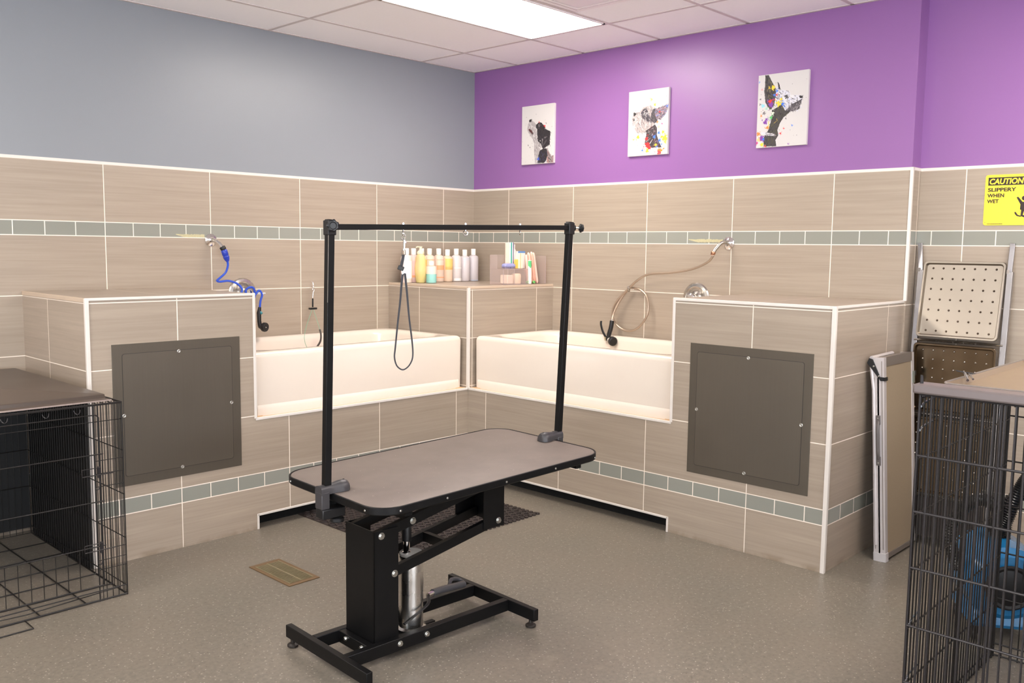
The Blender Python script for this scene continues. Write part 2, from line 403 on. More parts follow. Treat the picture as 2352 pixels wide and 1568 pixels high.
# lit panels in the ceiling grid
LENS = emit('lit_panel_lens', (1.0, 0.915, 0.83), PANEL_W)
FRAMEW = mat('white_light_frame', (244, 236, 234), 0.4, var=0.02)
def panel(i, k, label):
    x1 = -(GX+i*1.2192); x0 = x1-1.2192; y1 = -(GY+k*0.6096); y0 = y1-0.6096
    t = empty('ceiling_light', label, 'ceiling light', ((x0+x1)/2, (y0+y1)/2, ZC-0.012), group='recessed ceiling light panels')
    cx, cy = (x0+x1)/2, (y0+y1)/2
    a = MB(); e = 0.014
    X0, X1, Y0, Y1 = x0-cx, x1-cx, y0-cy, y1-cy
    for q in ((X0+e, Y0+e, X1-e, Y0+e+0.014), (X0+e, Y1-e-0.014, X1-e, Y1-e), (X0+e, Y0+e, X0+e+0.014, Y1-e), (X1-e-0.014, Y0+e, X1-e, Y1-e)):
        a.box(q[0], q[1], 0.004, q[2], q[3], 0.0125)
    a.build('frame', FRAMEW, t, smooth=False)
    a = MB(); e = 0.028; a.box(X0+e, Y0+e, 0.006, X1-e, Y1-e, 0.0105); a.build('diffuser', LENS, t, smooth=False)
    return t
panel(0, 1, 'large lit rectangular ceiling panel nearest the room corner')
PANELS = [(0, 6, 'lit ceiling panel above the right dog crate'), (3, 1, 'lit ceiling panel along the left wall beyond the left crate'), (3, 6, 'lit ceiling panel almost above the viewpoint'),
          (5, 3, 'lit ceiling panel near the far left end of the room'), (2, 10, 'lit ceiling panel near the back wall')]
for i, k, lb_ in PANELS: panel(i, k, lb_)
# air diffuser set beside the light
t = empty('ceiling_vent', 'white square air vent in the ceiling beside the lit panel', 'vent', (-1.155, -1.99, ZC-0.004))
a = MB()
for s0, s1, z0 in ((0.300, 0.272, 0.0), (0.258, 0.236, -0.003)):
    for q in ((-s0, -s0, s0, -s1), (-s0, s1, s0, s0), (-s0, -s1, -s1, s1), (s1, -s1, s0, s1)): a.box(q[0], q[1], z0-0.004, q[2], q[3], z0+0.003)
a.build('frame', FRAMEW, t, smooth=False, bevel=0.002)
a = MB(); a.box(-0.222, -0.222, -0.009, 0.222, 0.222, -0.004); a.build('face_plate', FRAMEW, t, smooth=False, bevel=0.003)
a = MB(); a.box(-0.275, -0.275, -0.0025, 0.275, 0.275, 0.003); a.build('backing', mat('vent_shadow_gap', (168, 150, 145), 0.7), t, smooth=False)

# ================================================================== BUILT-IN TILED TUB SURROUND
UF = DR+0.1024+T*20     # grout phase on the front of the left platform (u = x + UF)
UG = DL+0.1651+T*20     # grout phase on the front of the right platform
TE = 0.010
def vtrim(mb, x, y, z0, z1, r=0.007): mb.box(x-r, y-r, z0, x+r, y+r, z1)
# left pier
pl = empty('tiled_pier', 'beige tiled box pier at the left with steel access panel', 'tiled pier', (XL0, -DL, 0), kind='structure')
LP = Vector((XL0, -DL, 0))
def rel(mb, P): mb.X = Matrix.Translation(-P); return mb
b = rel(MB(True), LP)
tslab(b, XL0, -DL, 0, XL1, -0.0005, ZP, ux=UF, uy=0.343+T*20); b.build('body', TILE, pl, smooth=False)
b = rel(MB(), LP); vtrim(b, XL0+0.004, -DL+0.004, 0, ZP, 0.009); vtrim(b, XL1-0.003, -DL+0.003, LEDGE, ZP, 0.0075)
b.box(XL0-0.004, -DL-0.004, ZP-0.010, XL1+0.004, -DL+0.010, ZP+0.003); b.build('edge_trim', TRIM, pl, smooth=False, bevel=0.002)
b = rel(MB(), LP); b.box(XL0-0.004, -DL+0.004, ZP-0.019, XL0+0.010, -0.0005, ZP+0.0025)
b.build('edge_trim', BEIGE_EDGE, pl, smooth=False, bevel=0.003)['label'] = 'beige side edge strip'
# right pier
pr_ = empty('tiled_pier', 'beige tiled box pier at the right with steel access panel', 'tiled pier', (-DR, YR1, 0), kind='structure')
RP = Vector((-DR, YR1, 0))
b = rel(MB(True), RP)
tslab(b, -DR, YR0, 0, -0.0005, YR1, ZP, ux=0.2015+T*20, uy=UG, top_u='y'); b.build('body', TILE, pr_, smooth=False)
b = rel(MB(), RP); vtrim(b, -DR+0.004, YR0+0.004, 0, ZP, 0.010); vtrim(b, -DR+0.003, YR1-0.003, LEDGE, ZP, 0.0075)
b.box(-DR-0.004, YR0-0.004, ZP-0.012, -DR+0.010, YR1+0.004, ZP+0.003); b.box(-DR, YR0-0.004, ZP-0.010, 0.0, YR0+0.010, ZP+0.003)
b.build('edge_trim', TRIM, pr_, smooth=False, bevel=0.002)
# tub platforms
pf = empty('tub_platform', 'low beige tiled platform under the left bathtub', 'tub platform', (XL1, -DL, 0), kind='structure')
P0 = Vector((XL1, -DL, 0))
b = rel(MB(True), P0); tslab(b, XL1, -DL, NL, -DR, -0.0005, LEDGE-0.002, ux=UF, uy=0.2+T*20); b.build('body', TILE, pf, smooth=False)
b = rel(MB(), P0); b.box(XL1+0.001, -DL+0.001, LEDGE-0.002, -DR, -DL+0.06, LEDGE); b.build('ledge_top', CAULK, pf, smooth=False)
b = rel(MB(), P0); b.box(XL1-0.003, -DL-0.004, LEDGE-0.011, -DR-0.004, -DL+0.008, LEDGE+0.003)
b.box(XL1, -DL-0.003, NL-0.003, -DR-0.003, -DL+0.006, NL+0.009); b.box(XL1-0.004, -DL-0.003, 0, XL1+0.008, -DL+0.006, NL+0.009)
b.build('edge_trim', TRIM, pf, smooth=False, bevel=0.002)
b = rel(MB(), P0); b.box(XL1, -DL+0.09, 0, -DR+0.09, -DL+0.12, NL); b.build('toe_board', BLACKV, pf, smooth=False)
pg = empty('tub_platform', 'low beige tiled platform under the right bathtub', 'tub platform', (-DR, YR1, 0), kind='structure')
P0 = Vector((-DR, YR1, 0))
b = rel(MB(True), P0); tslab(b, -DR, YR1, NL, -0.0005, -DL, LEDGE-0.002, ux=0.1+T*20, uy=UG, top_u='y'); b.build('body', TILE, pg, smooth=False)
b = rel(MB(), P0); b.box(-DR+0.001, YR1+0.001, LEDGE-0.002, -DR+0.06, -DL, LEDGE); b.build('ledge_top', CAULK, pg, smooth=False)
b = rel(MB(), P0); b.box(-DR-0.004, YR1-0.003, LEDGE-0.011, -DR+0.008, -DL-0.004, LEDGE+0.003)
b.box(-DR-0.003, YR1, NL-0.003, -DR+0.006, -DL-0.003, NL+0.009); b.box(-DR-0.003, YR1-0.004, 0, -DR+0.006, YR1+0.008, NL+0.009)
b.build('edge_trim', TRIM, pg, smooth=False, bevel=0.002)
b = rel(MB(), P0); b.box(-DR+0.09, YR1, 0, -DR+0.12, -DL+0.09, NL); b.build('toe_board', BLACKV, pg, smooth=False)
# corner shelf
cs = empty('corner_shelf', 'tiled corner shelf block between the two bathtubs', 'shelf', (-DR, -DL, NL), kind='structure')
P0 = Vector((-DR, -DL, NL))
b = rel(MB(True), P0); tslab(b, -DR, -DL, NL, -0.0005, -0.0005, ZP, ux=0.172+T*20, uy=0.329+T*20); b.build('body', TILE, cs, smooth=False)
b = rel(MB(), P0); vtrim(b, -DR+0.003, -DL+0.003, LEDGE, ZP-0.008, 0.009); b.build('edge_trim', TRIM, cs, smooth=False, bevel=0.002)
b = rel(MB(), P0); b.box(-DR-0.004, -DL-0.004, ZP-0.017, -0.0005, -DL+0.012, ZP+0.0015); b.box(-DR-0.004, -DL, ZP-0.017, -DR+0.012, -0.0005, ZP+0.0015)
b.build('edge_trim', BEIGE_EDGE, cs, smooth=False, bevel=0.004)['label'] = 'beige bullnose edge'

# access panels (parts of their piers)
def access_panel(par, O, ax, a0, a1, z0, z1, screws):
    # ax 'x': panel on plane y = O.y ; ax 'y': panel on plane x = O.x ; built in pier space
    def P(a, d, z): return Vector((a, -DL-d, z)) if ax == 'x' else Vector((-DR-d, a, z))
    b = MB(); b.X = Matrix.Translation(-O)
    pts = lambda A0, A1, Z0, Z1, d: [P(A0, d, Z0), P(A1, d, Z0), P(A1, d, Z1), P(A0, d, Z1)]
    b.loft([pts(a0, a1, z0, z1, -0.001), pts(a0, a1, z0, z1, 0.004)])
    fr = b.build('access_panel', PANELF, par, smooth=False, bevel=0.0008)
    m = 0.045 if ax == 'x' else 0.042
    A0, A1 = a0+m, a1-m; Z0, Z1 = z0+m, z1-m
    b = MB(); b.X = Matrix.Translation(-O); rr = rrect(A0, Z0, A1, Z1, 0.012, 4)
    b.loft([[P(a, 0.003, z) for a, z in rr], [P(a, 0.0048, z) for a, z in rr]])
    b.build('door_gap', mat('panel_seam', (54, 50, 46), 0.6), fr, smooth=False)
    b = MB(); b.X = Matrix.Translation(-O); rr = rrect(A0+0.0022, Z0+0.0022, A1-0.0022, Z1-0.0022, 0.011, 4)
    b.loft([[P(a, 0.004, z) for a, z in rr], [P(a, 0.0056, z) for a, z in rr]])
    b.build('panel_door', PANELM, fr, smooth=False)
    for a, z in screws:
        b = MB(); b.X = Matrix.Translation(-O); n = P(0, 1, 0)-P(0, 0, 0)
        b.lathe([(0.0085, 0.0), (0.0085, 0.0010), (0.0065, 0.0016), (0.0045, 0.0008), (0.0001, 0.0008)], P(a, 0.0056, z), n, 16)
        b.build('screw', ZINC, fr)
access_panel(pl, LP, 'x', -3.083, -2.436, 0.362, 1.034, [(-2.762, 0.982), (-2.488, 0.698), (-2.758, 0.409), (-3.036, 0.698)])
access_panel(pr_, RP, 'y', -3.136, -2.472, 0.352, 1.026, [(-2.803, 0.977), (-2.520, 0.686), (-2.803, 0.402), (-3.09, 0.686)])

# ================================================================== BATHTUBS
def bathtub(label, name_loc, rz, Lx):
    """local x along the tub, front apron at y = 0 (facing -y), back at y = W"""
    W, H = 0.762, 0.338
    t = empty('bathtub', label, 'bathtub', name_loc, rz, group='white alcove bathtubs')
    b = MB(); R = []
    def ring(i, r, z, f=0, bk=0): return [(x, y, z) for x, y in rrect(i, i+f, Lx-i, W-i-bk, r, 8)]
    R.append(ring(0.004, 0.018, 0.0)); R.append(ring(0.002, 0.02, 0.02)); R.append(ring(0.0, 0.022, H-0.03)); R.append(ring(0.003, 0.024, H-0.012))
    R.append(ring(0.012, 0.028, H-0.002)); R.append(ring(0.028, 0.04, H+0.0005)); R.append(ring(0.062, 0.14, H, 0.004, 0.0)); R.append(ring(0.078, 0.15, H-0.006))
    R.append(ring(0.090, 0.16, H-0.03)); R.append(ring(0.125, 0.17, 0.12)); R.append(ring(0.165, 0.17, 0.06)); R.append(ring(0.23, 0.12, 0.045))
    b.loft(R); b.build('shell', TUB, t, ang=60)
    b = MB(); prof = [(0.0, 0.0), (-0.012, 0.0), (-0.0125, 0.040), (-0.006, 0.052), (0.0, 0.060)]
    xs = [0.03, 0.16, Lx-0.16, Lx-0.03]; sc = [0.25, 1, 1, 0.25]
    b.loft([[(x, 0.001+y*s, z*0.95) for y, z in prof] for x, s in zip(xs, sc)]); b.build('apron_ledge', TUB, t, ang=60)
    b = MB(); b.lathe([(0.012, -0.002), (0.012, 0.001), (0.004, 0.003)], (0.014 if rz == 0 else Lx-0.014, -0.0005, 0.052), (0, -1, 0), 12)
    b.build('apron_clip', CHROMEW, t)
    b = MB(); b.lathe([(0.026, 0), (0.026, 0.003), (0.0, 0.005)], (0.40 if rz == 0 else Lx-0.4, W/2, 0.0455), (0, 0, 1), 20); b.build('drain', CHROME, t)
    b = MB(); b.box(0.0, -0.004, 0.0, Lx, 0.012, 0.004); b.build('caulk_line', CAULK, t, smooth=False)
    return t
bathtub('white bathtub with smooth apron along the left grey wall', (XL1+0.003, -0.768, LEDGE), 0, -DR-0.014-XL1-0.003)
bathtub('white bathtub with smooth apron along the right purple wall', (-0.777, -DL-0.016, LEDGE), -PI/2, -DL-0.016-YR1-0.003)
# ================================================================== GROOMING TABLE (lift table with overhead bar)
GT = empty('grooming_table', 'black framed lift grooming table with ribbed grey top and overhead bar', 'grooming table', (-2.6134, -2.4107, 0), -0.0476)
X1, X2, Y1, Y2 = -0.3938, 0.7262, -0.3256, 0.3235
XM = (X1+X2)/2; TL, TW = 0.0299, 0.0075
def zt(x, y=0): return 0.6613 + TL*(x-XM) + TW*y
def toploft(mb, rs):
    mb.loft([[(x, y, zt(x, y)+dz) for x, y in rrect(X1+i, Y1+i, X2-i, Y2-i, r, 10)] for i, r, dz in rs])
b = MB(); toploft(b, [(0.012, 0.088, -0.026), (0.003, 0.095, -0.026), (0.0, 0.098, -0.022), (0.0, 0.098, 0.0), (0.002, 0.096, 0.0018), (0.006, 0.092, 0.0018), (0.008, 0.09, -0.004)])
rim = b.build('table_rim', BLK, GT)
b = MB(); toploft(b, [(0.008, 0.09, -0.022), (0.008, 0.09, 0.0), (0.010, 0.088, 0.0008)]); b.build('table_top', TOPM, GT)
riv = [(X1, -0.24, -1, 0), (X1, 0.02, -1, 0), (X1, 0.24, -1, 0), (X2, 0, 1, 0), (X2, 0.24, 1, 0), (X2, -0.22, 1, 0)] + [(x, Y1, 0, -1) for x in (-0.31, -0.11, 0.17, 0.43, 0.66)] + [(x, Y2, 0, 1) for x in (-0.24, 0.1, 0.43, 0.66)]
for x, y, nx, ny in riv:
    b = MB(); b.lathe([(0.0042, 0), (0.0036, 0.0015), (0.001, 0.0024)], (x, y, zt(x, y)-0.013), (nx, ny, 0), 10); b.build('rivet', ZINC, rim)
# frame under the top
b = MB()
for y in (-0.09, 0.09): b.loft([[(x, y+dy, zt(x, y)+dz) for dy, dz in ((-0.015, -0.056), (0.015, -0.056), (0.015, -0.0265), (-0.015, -0.0265))] for x in (-0.25, 0.62)])
for x in (-0.25, 0.60): b.loft([[(x+dx, y, zt(x, y)+dz) for dx, dz in ((-0.015, -0.052), (0.015, -0.052), (0.015, -0.0265), (-0.015, -0.0265))] for y in (-0.29, 0.29)])
b.build('under_frame', BLK, GT, smooth=False)
# base
ZB, HB = 0.0792, 0.047
for x in (-0.395, 0.395):
    b = MB(); b.box(x-0.0125, -0.266, ZB-HB, x+0.0125, 0.266, ZB); ft = b.build('base_bar', BLK, GT, smooth=True, bevel=0.002)
    for y in (-0.236, 0.236):
        b = MB(); b.cyl((x, y, 0.012), (x, y, ZB-HB+0.001), 0.0085, 10); b.lathe([(0.016, 0), (0.021, 0.004), (0.021, 0.010), (0.013, 0.016), (0.009, 0.017)], (x, y, 0), (0, 0, 1), 16)
        b.build('levelling_foot', mat('brown_black_plastic_foot', (40, 34, 30), 0.5), ft)
for y0, y1 in ((-0.1175, -0.0885), (0.092, 0.121)):
    b = MB(); b.box(-0.3825, y0, ZB-HB, 0.3825, y1, ZB); b.build('base_rail', BLK, GT, bevel=0.002)
b = MB(); b.box(-0.285, -0.0885, ZB-HB, -0.256, 0.092, ZB-0.002); b.build('base_crosspiece', BLK, GT, bevel=0.002)
b = MB(); b.box(-0.15, -0.0885, 0.034, 0.05, 0.092, 0.040); b.box(0.03, -0.01, 0.036, 0.09, 0.01, 0.042); b.build('pump_plate', BLK, GT, smooth=False)
# column: channel open towards the pump
b = MB(); c1, c2, ct, ya, yb, th = -0.2522, -0.1449, 0.4885, -0.0885, 0.092, 0.004
b.box(c1, ya, 0.06, c1+th, yb, ct); b.box(c1, ya, 0.06, c2, ya+th, ct); b.box(c1, yb-th, 0.06, c2, yb, ct)
b.build('column', BLK, GT, smooth=False)
def arm(p, q, y0, y1, h):
    p, q = Vector((p[0], 0, p[1])), Vector((q[0], 0, q[1])); d = (q-p).normalized(); n = Vector((-d.z, 0, d.x))*h/2
    p = p-d*0.02; q = q+d*0.02
    return [[(a.x, y, a.z) for y in (0,) for a in ()]] if False else [[Vector((v.x, y0, v.z)), Vector((v.x, y1, v.z)), Vector((u.x, y1, u.z)), Vector((u.x, y0, u.z))] for v, u in ((p-n, p+n), (q-n, q+n))]
LO = ((-0.162, 0.318), (0.351, 0.410)); UP = ((-0.22, 0.468), (0.315, 0.572))
b = MB()
for y0, y1 in ((-0.083, -0.063), (0.063, 0.083)): b.loft(arm(*LO, y0, y1, 0.038))
b.box(0.085, -0.064, 0.345, 0.105, 0.064, 0.382); b.build('lower_lift_arm', BLK, GT, smooth=False)
b = MB()
for y0, y1 in ((-0.083, -0.063), (0.063, 0.083)): b.loft(arm(*UP, y0, y1, 0.038))
b.box(-0.06, -0.064, 0.478, -0.03, 0.064, 0.505); b.build('upper_lift_arm', BLK, GT, smooth=False)
b = MB()
for y0, y1 in ((-0.0885, -0.0845), (0.0845, 0.0885)):
    b.loft([[(x, y, z) for x, z in ((0.272, 0.386), (0.381, 0.386), (0.381, zt(0.381)-0.027), (0.272, zt(0.272)-0.027))] for y in (y0, y1)])
b.box(0.377, -0.0885, 0.386, 0.381, 0.0885, 0.60); b.build('lift_bracket', BLK, GT, smooth=False)
def hexbolt(p, n, r=0.0115, par=GT, nm='bolt'):
    b = MB(); b.lathe([(r*1.15, 0), (r*1.15, 0.0015)], p, n, 16); p2 = Vector(p)+Vector(n)*0.0015
    b.lathe([(r*0.92, 0), (r*0.92, 0.005), (r*0.8, 0.0065)], p2, n, 6); return b.build(nm, ZINC, par)
for x, z in ((-0.22, 0.468), (-0.162, 0.316), (0.351, 0.410)): hexbolt((x, -0.0885, z), (0, -1, 0))
hexbolt((-0.075, -0.083, 0.494), (0, -1, 0))
for x in (-0.035, -0.159): hexbolt((x, -0.1175, 0.059), (0, -1, 0), 0.0095)
for y in (0.046, -0.057): hexbolt((-0.285, y, 0.062), (-1, 0, 0), 0.008)
# hydraulic pump
px = -0.020
b = MB(); b.lathe([(0.058, 0.0), (0.058, 0.008), (0.047, 0.014), (0.046, 0.02), (0.047, 0.20), (0.0455, 0.285), (0.043, 0.292)], (px, 0, 0.040), (0, 0, 1), 32)
pm = b.build('hydraulic_pump', mat('polished_pump_cylinder', (222, 219, 215), 0.27, 1.0, var=0.06, vs_=12), GT)
b = MB(); b.lathe([(0.043, 0), (0.0455, 0.002), (0.0455, 0.010), (0.042, 0.013)], (px, 0, 0.331), (0, 0, 1), 32); b.build('pump_cap', mat('white_plastic_cap', (205, 203, 196), 0.4), pm)
b = MB(); b.lathe([(0.0165, 0), (0.0165, 0.006), (0.0125, 0.008), (0.0125, 0.07)], (px-0.022, 0, 0.343), (0, 0, 1), 20); b.build('piston_rod', CHROME, pm)
b = MB(); b.lathe([(0.019, 0), (0.019, 0.085), (0.012, 0.1)], (px-0.022, 0, 0.392), (0, 0, 1), 20); b.build('rod_sleeve', BLKP, pm)
b = MB(); b.tube(smooth_path([(-0.11, -0.075, 0.105), (-0.05, -0.068, 0.122), (0.02, -0.052, 0.140), (0.055, -0.01, 0.146), (0.075, 0.01, 0.148)], 6), 0.007, 8, flat=0.6); b.build('pedal_lever', BLKP, GT)
b = MB(); b.tube([(0.062, 0.0, 0.147), (0.10, 0.012, 0.146)], 0.010, 12); b.build('pedal_shaft', CHROME, GT)
b = MB(); b.tube(smooth_path([(0.095, 0.012, 0.146), (0.16, 0.03, 0.137), (0.30, 0.065, 0.114)], 8), 0.0145, 14); b.build('foot_pedal', mat('dark_grey_rubber_sleeve', (66, 66, 70), 0.35), GT)
b = MB(); b.tube(smooth_path([(0.22, 0.06, 0.130), (0.25, 0.085, 0.139), (0.29, 0.09, 0.130), (0.305, 0.075, 0.118)], 6), 0.008, 8); b.build('pedal_return_spring', mat('dark_grey_rubber_sleeve', (66, 66, 70)), GT)
# clamps, posts, bar
YP = -0.023
def clamp(x, sx, zz, worn):
    b = MB()    # hood lying on the table: rounded nose inboard, square block outboard
    R = []
    for t, hw, h in ((0.0, 0.023, 0.031), (0.30, 0.021, 0.031), (0.48, 0.022, 0.032), (0.68, 0.029, 0.036), (0.86, 0.030, 0.036), (0.96, 0.024, 0.031), (1.0, 0.010, 0.014)):
        xx = x + sx*(0.024-0.118*t); k = 10
        R.append([(xx, YP+hw*math.cos(PI*i/k)*(1 if 0 < i < k else 1), zt(xx)+0.002 + h*(math.sin(PI*i/k)**(0.42 if t < 0.4 else 0.7))) for i in range(k+1)])
    b.loft(R); cl = b.build('clamp', DGP, GT, ang=50)
    b = MB(); b.box(x+sx*0.0245, YP-0.0225, zz-0.05, x-sx*0.008, YP+0.0225, zz+0.01); b.build('clamp_jaw', DGP, cl, bevel=0.003)
    b = MB(); b.box(x+sx*0.022, YP-0.024, zz-0.085, x-sx*0.07, YP+0.024, zz-0.05); b.build('clamp_base', BLKP, cl, bevel=0.004)
    b = MB(); b.lathe([(0.022, 0), (0.025, 0.003), (0.025, 0.014), (0.02, 0.018), (0.006, 0.019), (0.006, 0.035)], (x-sx*0.05, YP, zz-0.107), (0, 0, 1), 16); b.build('clamp_knob', BLKP, cl)
    for q in (0.35, 0.86):
        b = MB(); xx = x+sx*(0.024-0.118*q); b.lathe([(0.0035, 0), (0.0035, 0.001)], (xx, YP, zt(xx)+0.0335+(0.004 if q > 0.5 else 0)), (0, 0, 1), 8); b.build('screw_hole', BLACKV, cl)
clamp(-0.412, -1, zt(-0.412), True); clamp(0.746, 1, zt(0.746), False)
def sqtube(mb, p, q, r, up=(0, 1, 0)):
    p, q = Vector(p), Vector(q); d = (q-p).normalized(); a = (Vector(up)-d*Vector(up).dot(d)).normalized(); c = d.cross(a)
    mb.loft([[v + a*sx*r + c*sy*r for sx, sy in ((-1, -1), (1, -1), (1, 1), (-1, 1))] for v in (p, q)])
PLb, PLt = Vector((-0.404, YP, 0.655)), Vector((-0.3805, YP, 1.588)); PRb, PRt = Vector((0.760, YP, 0.69)), Vector((0.811, YP, 1.613))
b = MB(); sqtube(b, PLb, PLt, 0.0125); p1 = b.build('post', BLK, GT, bevel=0.0015)
b = MB(); b.tube([PLb.lerp(PLt, 0.70)+Vector((-0.0126, -0.0126, 0)), PLb.lerp(PLt, 0.955)+Vector((-0.0126, -0.0126, 0))], 0.0009, 5); b.build('edge_line', ZINC, p1)  # thin pale zinc line along one corner of the post
b = MB(); sqtube(b, PRb, PRt, 0.0125); b.build('post', BLK, GT, bevel=0.0015)
zl, zr = 1.563, 1.588
bl, br = Vector((-0.37, YP, zl)), Vector((0.80, YP, zr))
b = MB(); sqtube(b, bl, br, 0.0098); bar = b.build('overhead_bar', BLK, GT, bevel=0.0015)
for c, nm in ((PLb.lerp(PLt, (1.561-0.655)/(0.933)), 'bar_collar'), (PRb.lerp(PRt, (1.585-0.69)/0.923), 'bar_collar')):
    b = MB(); b.box(c.x-0.0165, YP-0.0165, c.z-0.026, c.x+0.0165, YP+0.0165, c.z+0.024); b.build(nm, BLKP, GT, bevel=0.003)
def knob(p, n, stem_len, r=0.019):
    n = Vector(n).normalized(); p = Vector(p)
    b = MB(); b.cyl(p, p+n*stem_len, 0.004, 10); st = b.build('knob_stem', ZINC, GT)
    b = MB(); d = n; a = d.cross(Vector((0, 0, 1))).normalized(); c = d.cross(a); q = p+n*stem_len
    ring = lambda rr, h, am: [q+n*h+(a*math.cos(2*PI*i/42)+c*math.sin(2*PI*i/42))*rr*(1+am*math.cos(7*2*PI*i/42)) for i in range(42)]
    b.loft([ring(0.006, -0.008, 0), ring(0.010, -0.004, 0), ring(r, 0.0, .10), ring(r, 0.007, .10), ring(r*0.8, 0.0105, .08), ring(r*0.62, 0.010, 0), ring(r*0.5, 0.007, 0)])
    b.build('knob', BLKP, st)
# left knob faces the camera side, right knob points away from the table end
knob((-0.385, YP-0.016, 1.566), (-0.30, -1, 0.02), 0.014, 0.0205)
b = MB(); b.lathe([(0.013, 0), (0.013, 0.016), (0.009, 0.018)], (0.822, YP, 1.588), (1, -0.3, -0.02), 12); b.build('knob_boss', BLKP, GT)
knob((0.838, YP-0.005, 1.588), (1, -0.3, -0.02), 0.028, 0.0175)
for k, x in enumerate((-0.073, 0.223, 0.514)):
    zc = zl+(zr-zl)*(x+0.37)/1.17
    b = MB(); b.cyl((x, YP, zc-0.014), (x, YP, zc+0.017), 0.003, 8); b.lathe([(0.0062, 0), (0.0062, 0.005)], (x, YP, zc+0.0098), (0, 0, 1), 6)
    th = (0.75, -0.45, 0.8)[k]; R = 0.0088
    b.tube([(x+R*math.cos(a)*math.cos(th), YP+R*math.cos(a)*math.sin(th), zc-0.0225+R*math.sin(a)) for a in [2*PI*i/18 for i in range(18)]], 0.0023, 6, closed=True)
    b.build('eye_bolt', CHROME, bar)

# grooming loop hanging from the first eye bolt
GL = empty('grooming_loop', 'black nylon grooming loop hanging from the overhead bar of the table', 'grooming loop', (-2.6865, -2.4312, 1.5385))
rx = Vector((0.69, -0.724, 0))     # across the view
def GP(a, z, o=0.0): return rx*a + Vector((0.72, 0.69, 0))*o + Vector((0, 0, z-1.5385))
b = MB(); b.tube(smooth_path([GP(-0.004, 1.545), GP(0.005, 1.541), GP(0.006, 1.531), GP(-0.001, 1.524), GP(-0.008, 1.529), GP(-0.007, 1.538)], 5), 0.0024, 6)
b.tube([GP(0.002, 1.524), GP(0.001, 1.492)], 0.0042, 8); b.tube([GP(0.006, 1.519), GP(0.008, 1.512)], 0.003, 6)
b.build('snap_hook', CHROME, GL)
b = MB(); b.tube([GP(-0.0055, 1.487), GP(0.0055, 1.487), GP(0.0065, 1.470), GP(-0.0065, 1.470)], 0.002, 6, closed=True); b.cyl(GP(0, 1.494), GP(0, 1.486), 0.0035, 8); b.build('swivel_ring', CHROMEW, GL)
STR = mat('black_nylon_strap', (26, 25, 32), 0.55, var=0.1, bump=0.3, bs=900)
def strap(mb, pts, wd, th=0.0011):
    pts = smooth_path(pts, 8); n = Vector((0.72, 0.69, 0)); rings = []
    for i, p in enumerate(pts):
        d = (pts[min(i+1, len(pts)-1)]-pts[max(i-1, 0)]).normalized(); s = d.cross(n).normalized()
        W = wd if not isinstance(wd, tuple) else wd[0]+(wd[1]-wd[0])*abs(math.sin(PI*i/(len(pts)-1)))
        rings.append([p+s*W+n*th, p+s*W-n*th, p-s*W-n*th, p-s*W+n*th])
    mb.loft(rings)
b = MB(); strap(b, [GP(-0.001, 1.470), GP(-0.003, 1.455), GP(-0.008, 1.432), GP(-0.009, 1.423)], 0.0052)
b.build('upper_strap', STR, GL)
b = MB(); strap(b, [GP(0.007, 1.462), GP(0.006, 1.445), GP(0.004, 1.425)], 0.0042, 0.0006); b.build('care_tag', mat('white_fabric_tag', (215, 226, 236), 0.7), GL)
b = MB(); b.X = Matrix.Translation(GP(-0.010, 1.4215)) @ Matrix.Rotation(-0.81, 4, 'Z') @ Matrix.Rotation(0.35, 4, 'Y'); b.box(-0.011, -0.006, -0.008, 0.011, 0.006, 0.008); b.build('cord_lock', BLKP, GL, bevel=0.002)
b = MB(); b.prism([(-0.008, 1.412), (0.0, 1.421), (0.012, 1.402), (0.003, 1.404), (-0.005, 1.398)], lambda a, z, h: GP(a, z, h), -0.002, 0.002); b.build('metal_slide', CHROMEW, GL, smooth=False)
b = MB(); strap(b, [GP(-0.004, 1.402), GP(-0.008, 1.36), GP(-0.013, 1.30), GP(-0.022, 1.22), GP(-0.031, 1.13), GP(-0.034, 1.095), GP(-0.026, 1.065), GP(-0.008, 1.050), GP(0.008, 1.054), GP(0.024, 1.072), GP(0.033, 1.10), GP(0.031, 1.15), GP(0.020, 1.24), GP(0.013, 1.32), GP(0.008, 1.37), GP(0.004, 1.404)], (0.0044, 0.0024), 0.0012)
b.build('loop_strap', STR, GL)

# ================================================================== FLOOR ITEMS
fm = empty('rubber_floor_mat', 'brown black honeycomb rubber mat under the grooming table', 'mat', (-1.57, -1.195, 0))
b = MB(); W2, H2 = 0.48, 0.465
b.box(-W2, -H2, 0.0, W2, H2, 0.005)
b.build('base_sheet', RUB, fm, smooth=False)
b = MB(); pit = 0.044; R = pit/2*1.08
ny = int(2*H2/(pit*0.866)); nx = int(2*W2/pit)
for j in range(ny):
    for i in range(nx):
        cx = -W2+pit*(i+0.5+(0.5 if j % 2 else 0)); cy = -H2+pit*0.866*(j+0.55)
        if cx > W2-pit*0.4: continue
        o6 = [(cx+R*math.sin(PI/3*k), cy+R*math.cos(PI/3*k)) for k in range(6)]; i6 = [(cx+R*0.72*math.sin(PI/3*k), cy+R*0.72*math.cos(PI/3*k)) for k in range(6)]
        b.loft([[(x, y, 0.005) for x, y in o6], [(x, y, 0.012) for x, y in o6], [(x, y, 0.012) for x, y in i6], [(x, y, 0.0045) for x, y in i6]], False, False)
b.build('honeycomb_ribs', RUB, fm, smooth=False, fix=False)
b = MB()
for i in range(int(2*W2/0.032)+1):
    b.lathe([(0.012, 0), (0.012, 0.009)], (-W2+0.01+i*0.032, -H2-0.004, 0), (0, 0, 1), 10)
    if i < 28: b.lathe([(0.012, 0), (0.012, 0.009)], (W2+0.004, -H2+0.01+i*0.032, 0), (0, 0, 1), 10)
b.build('scalloped_edge', RUB, fm)

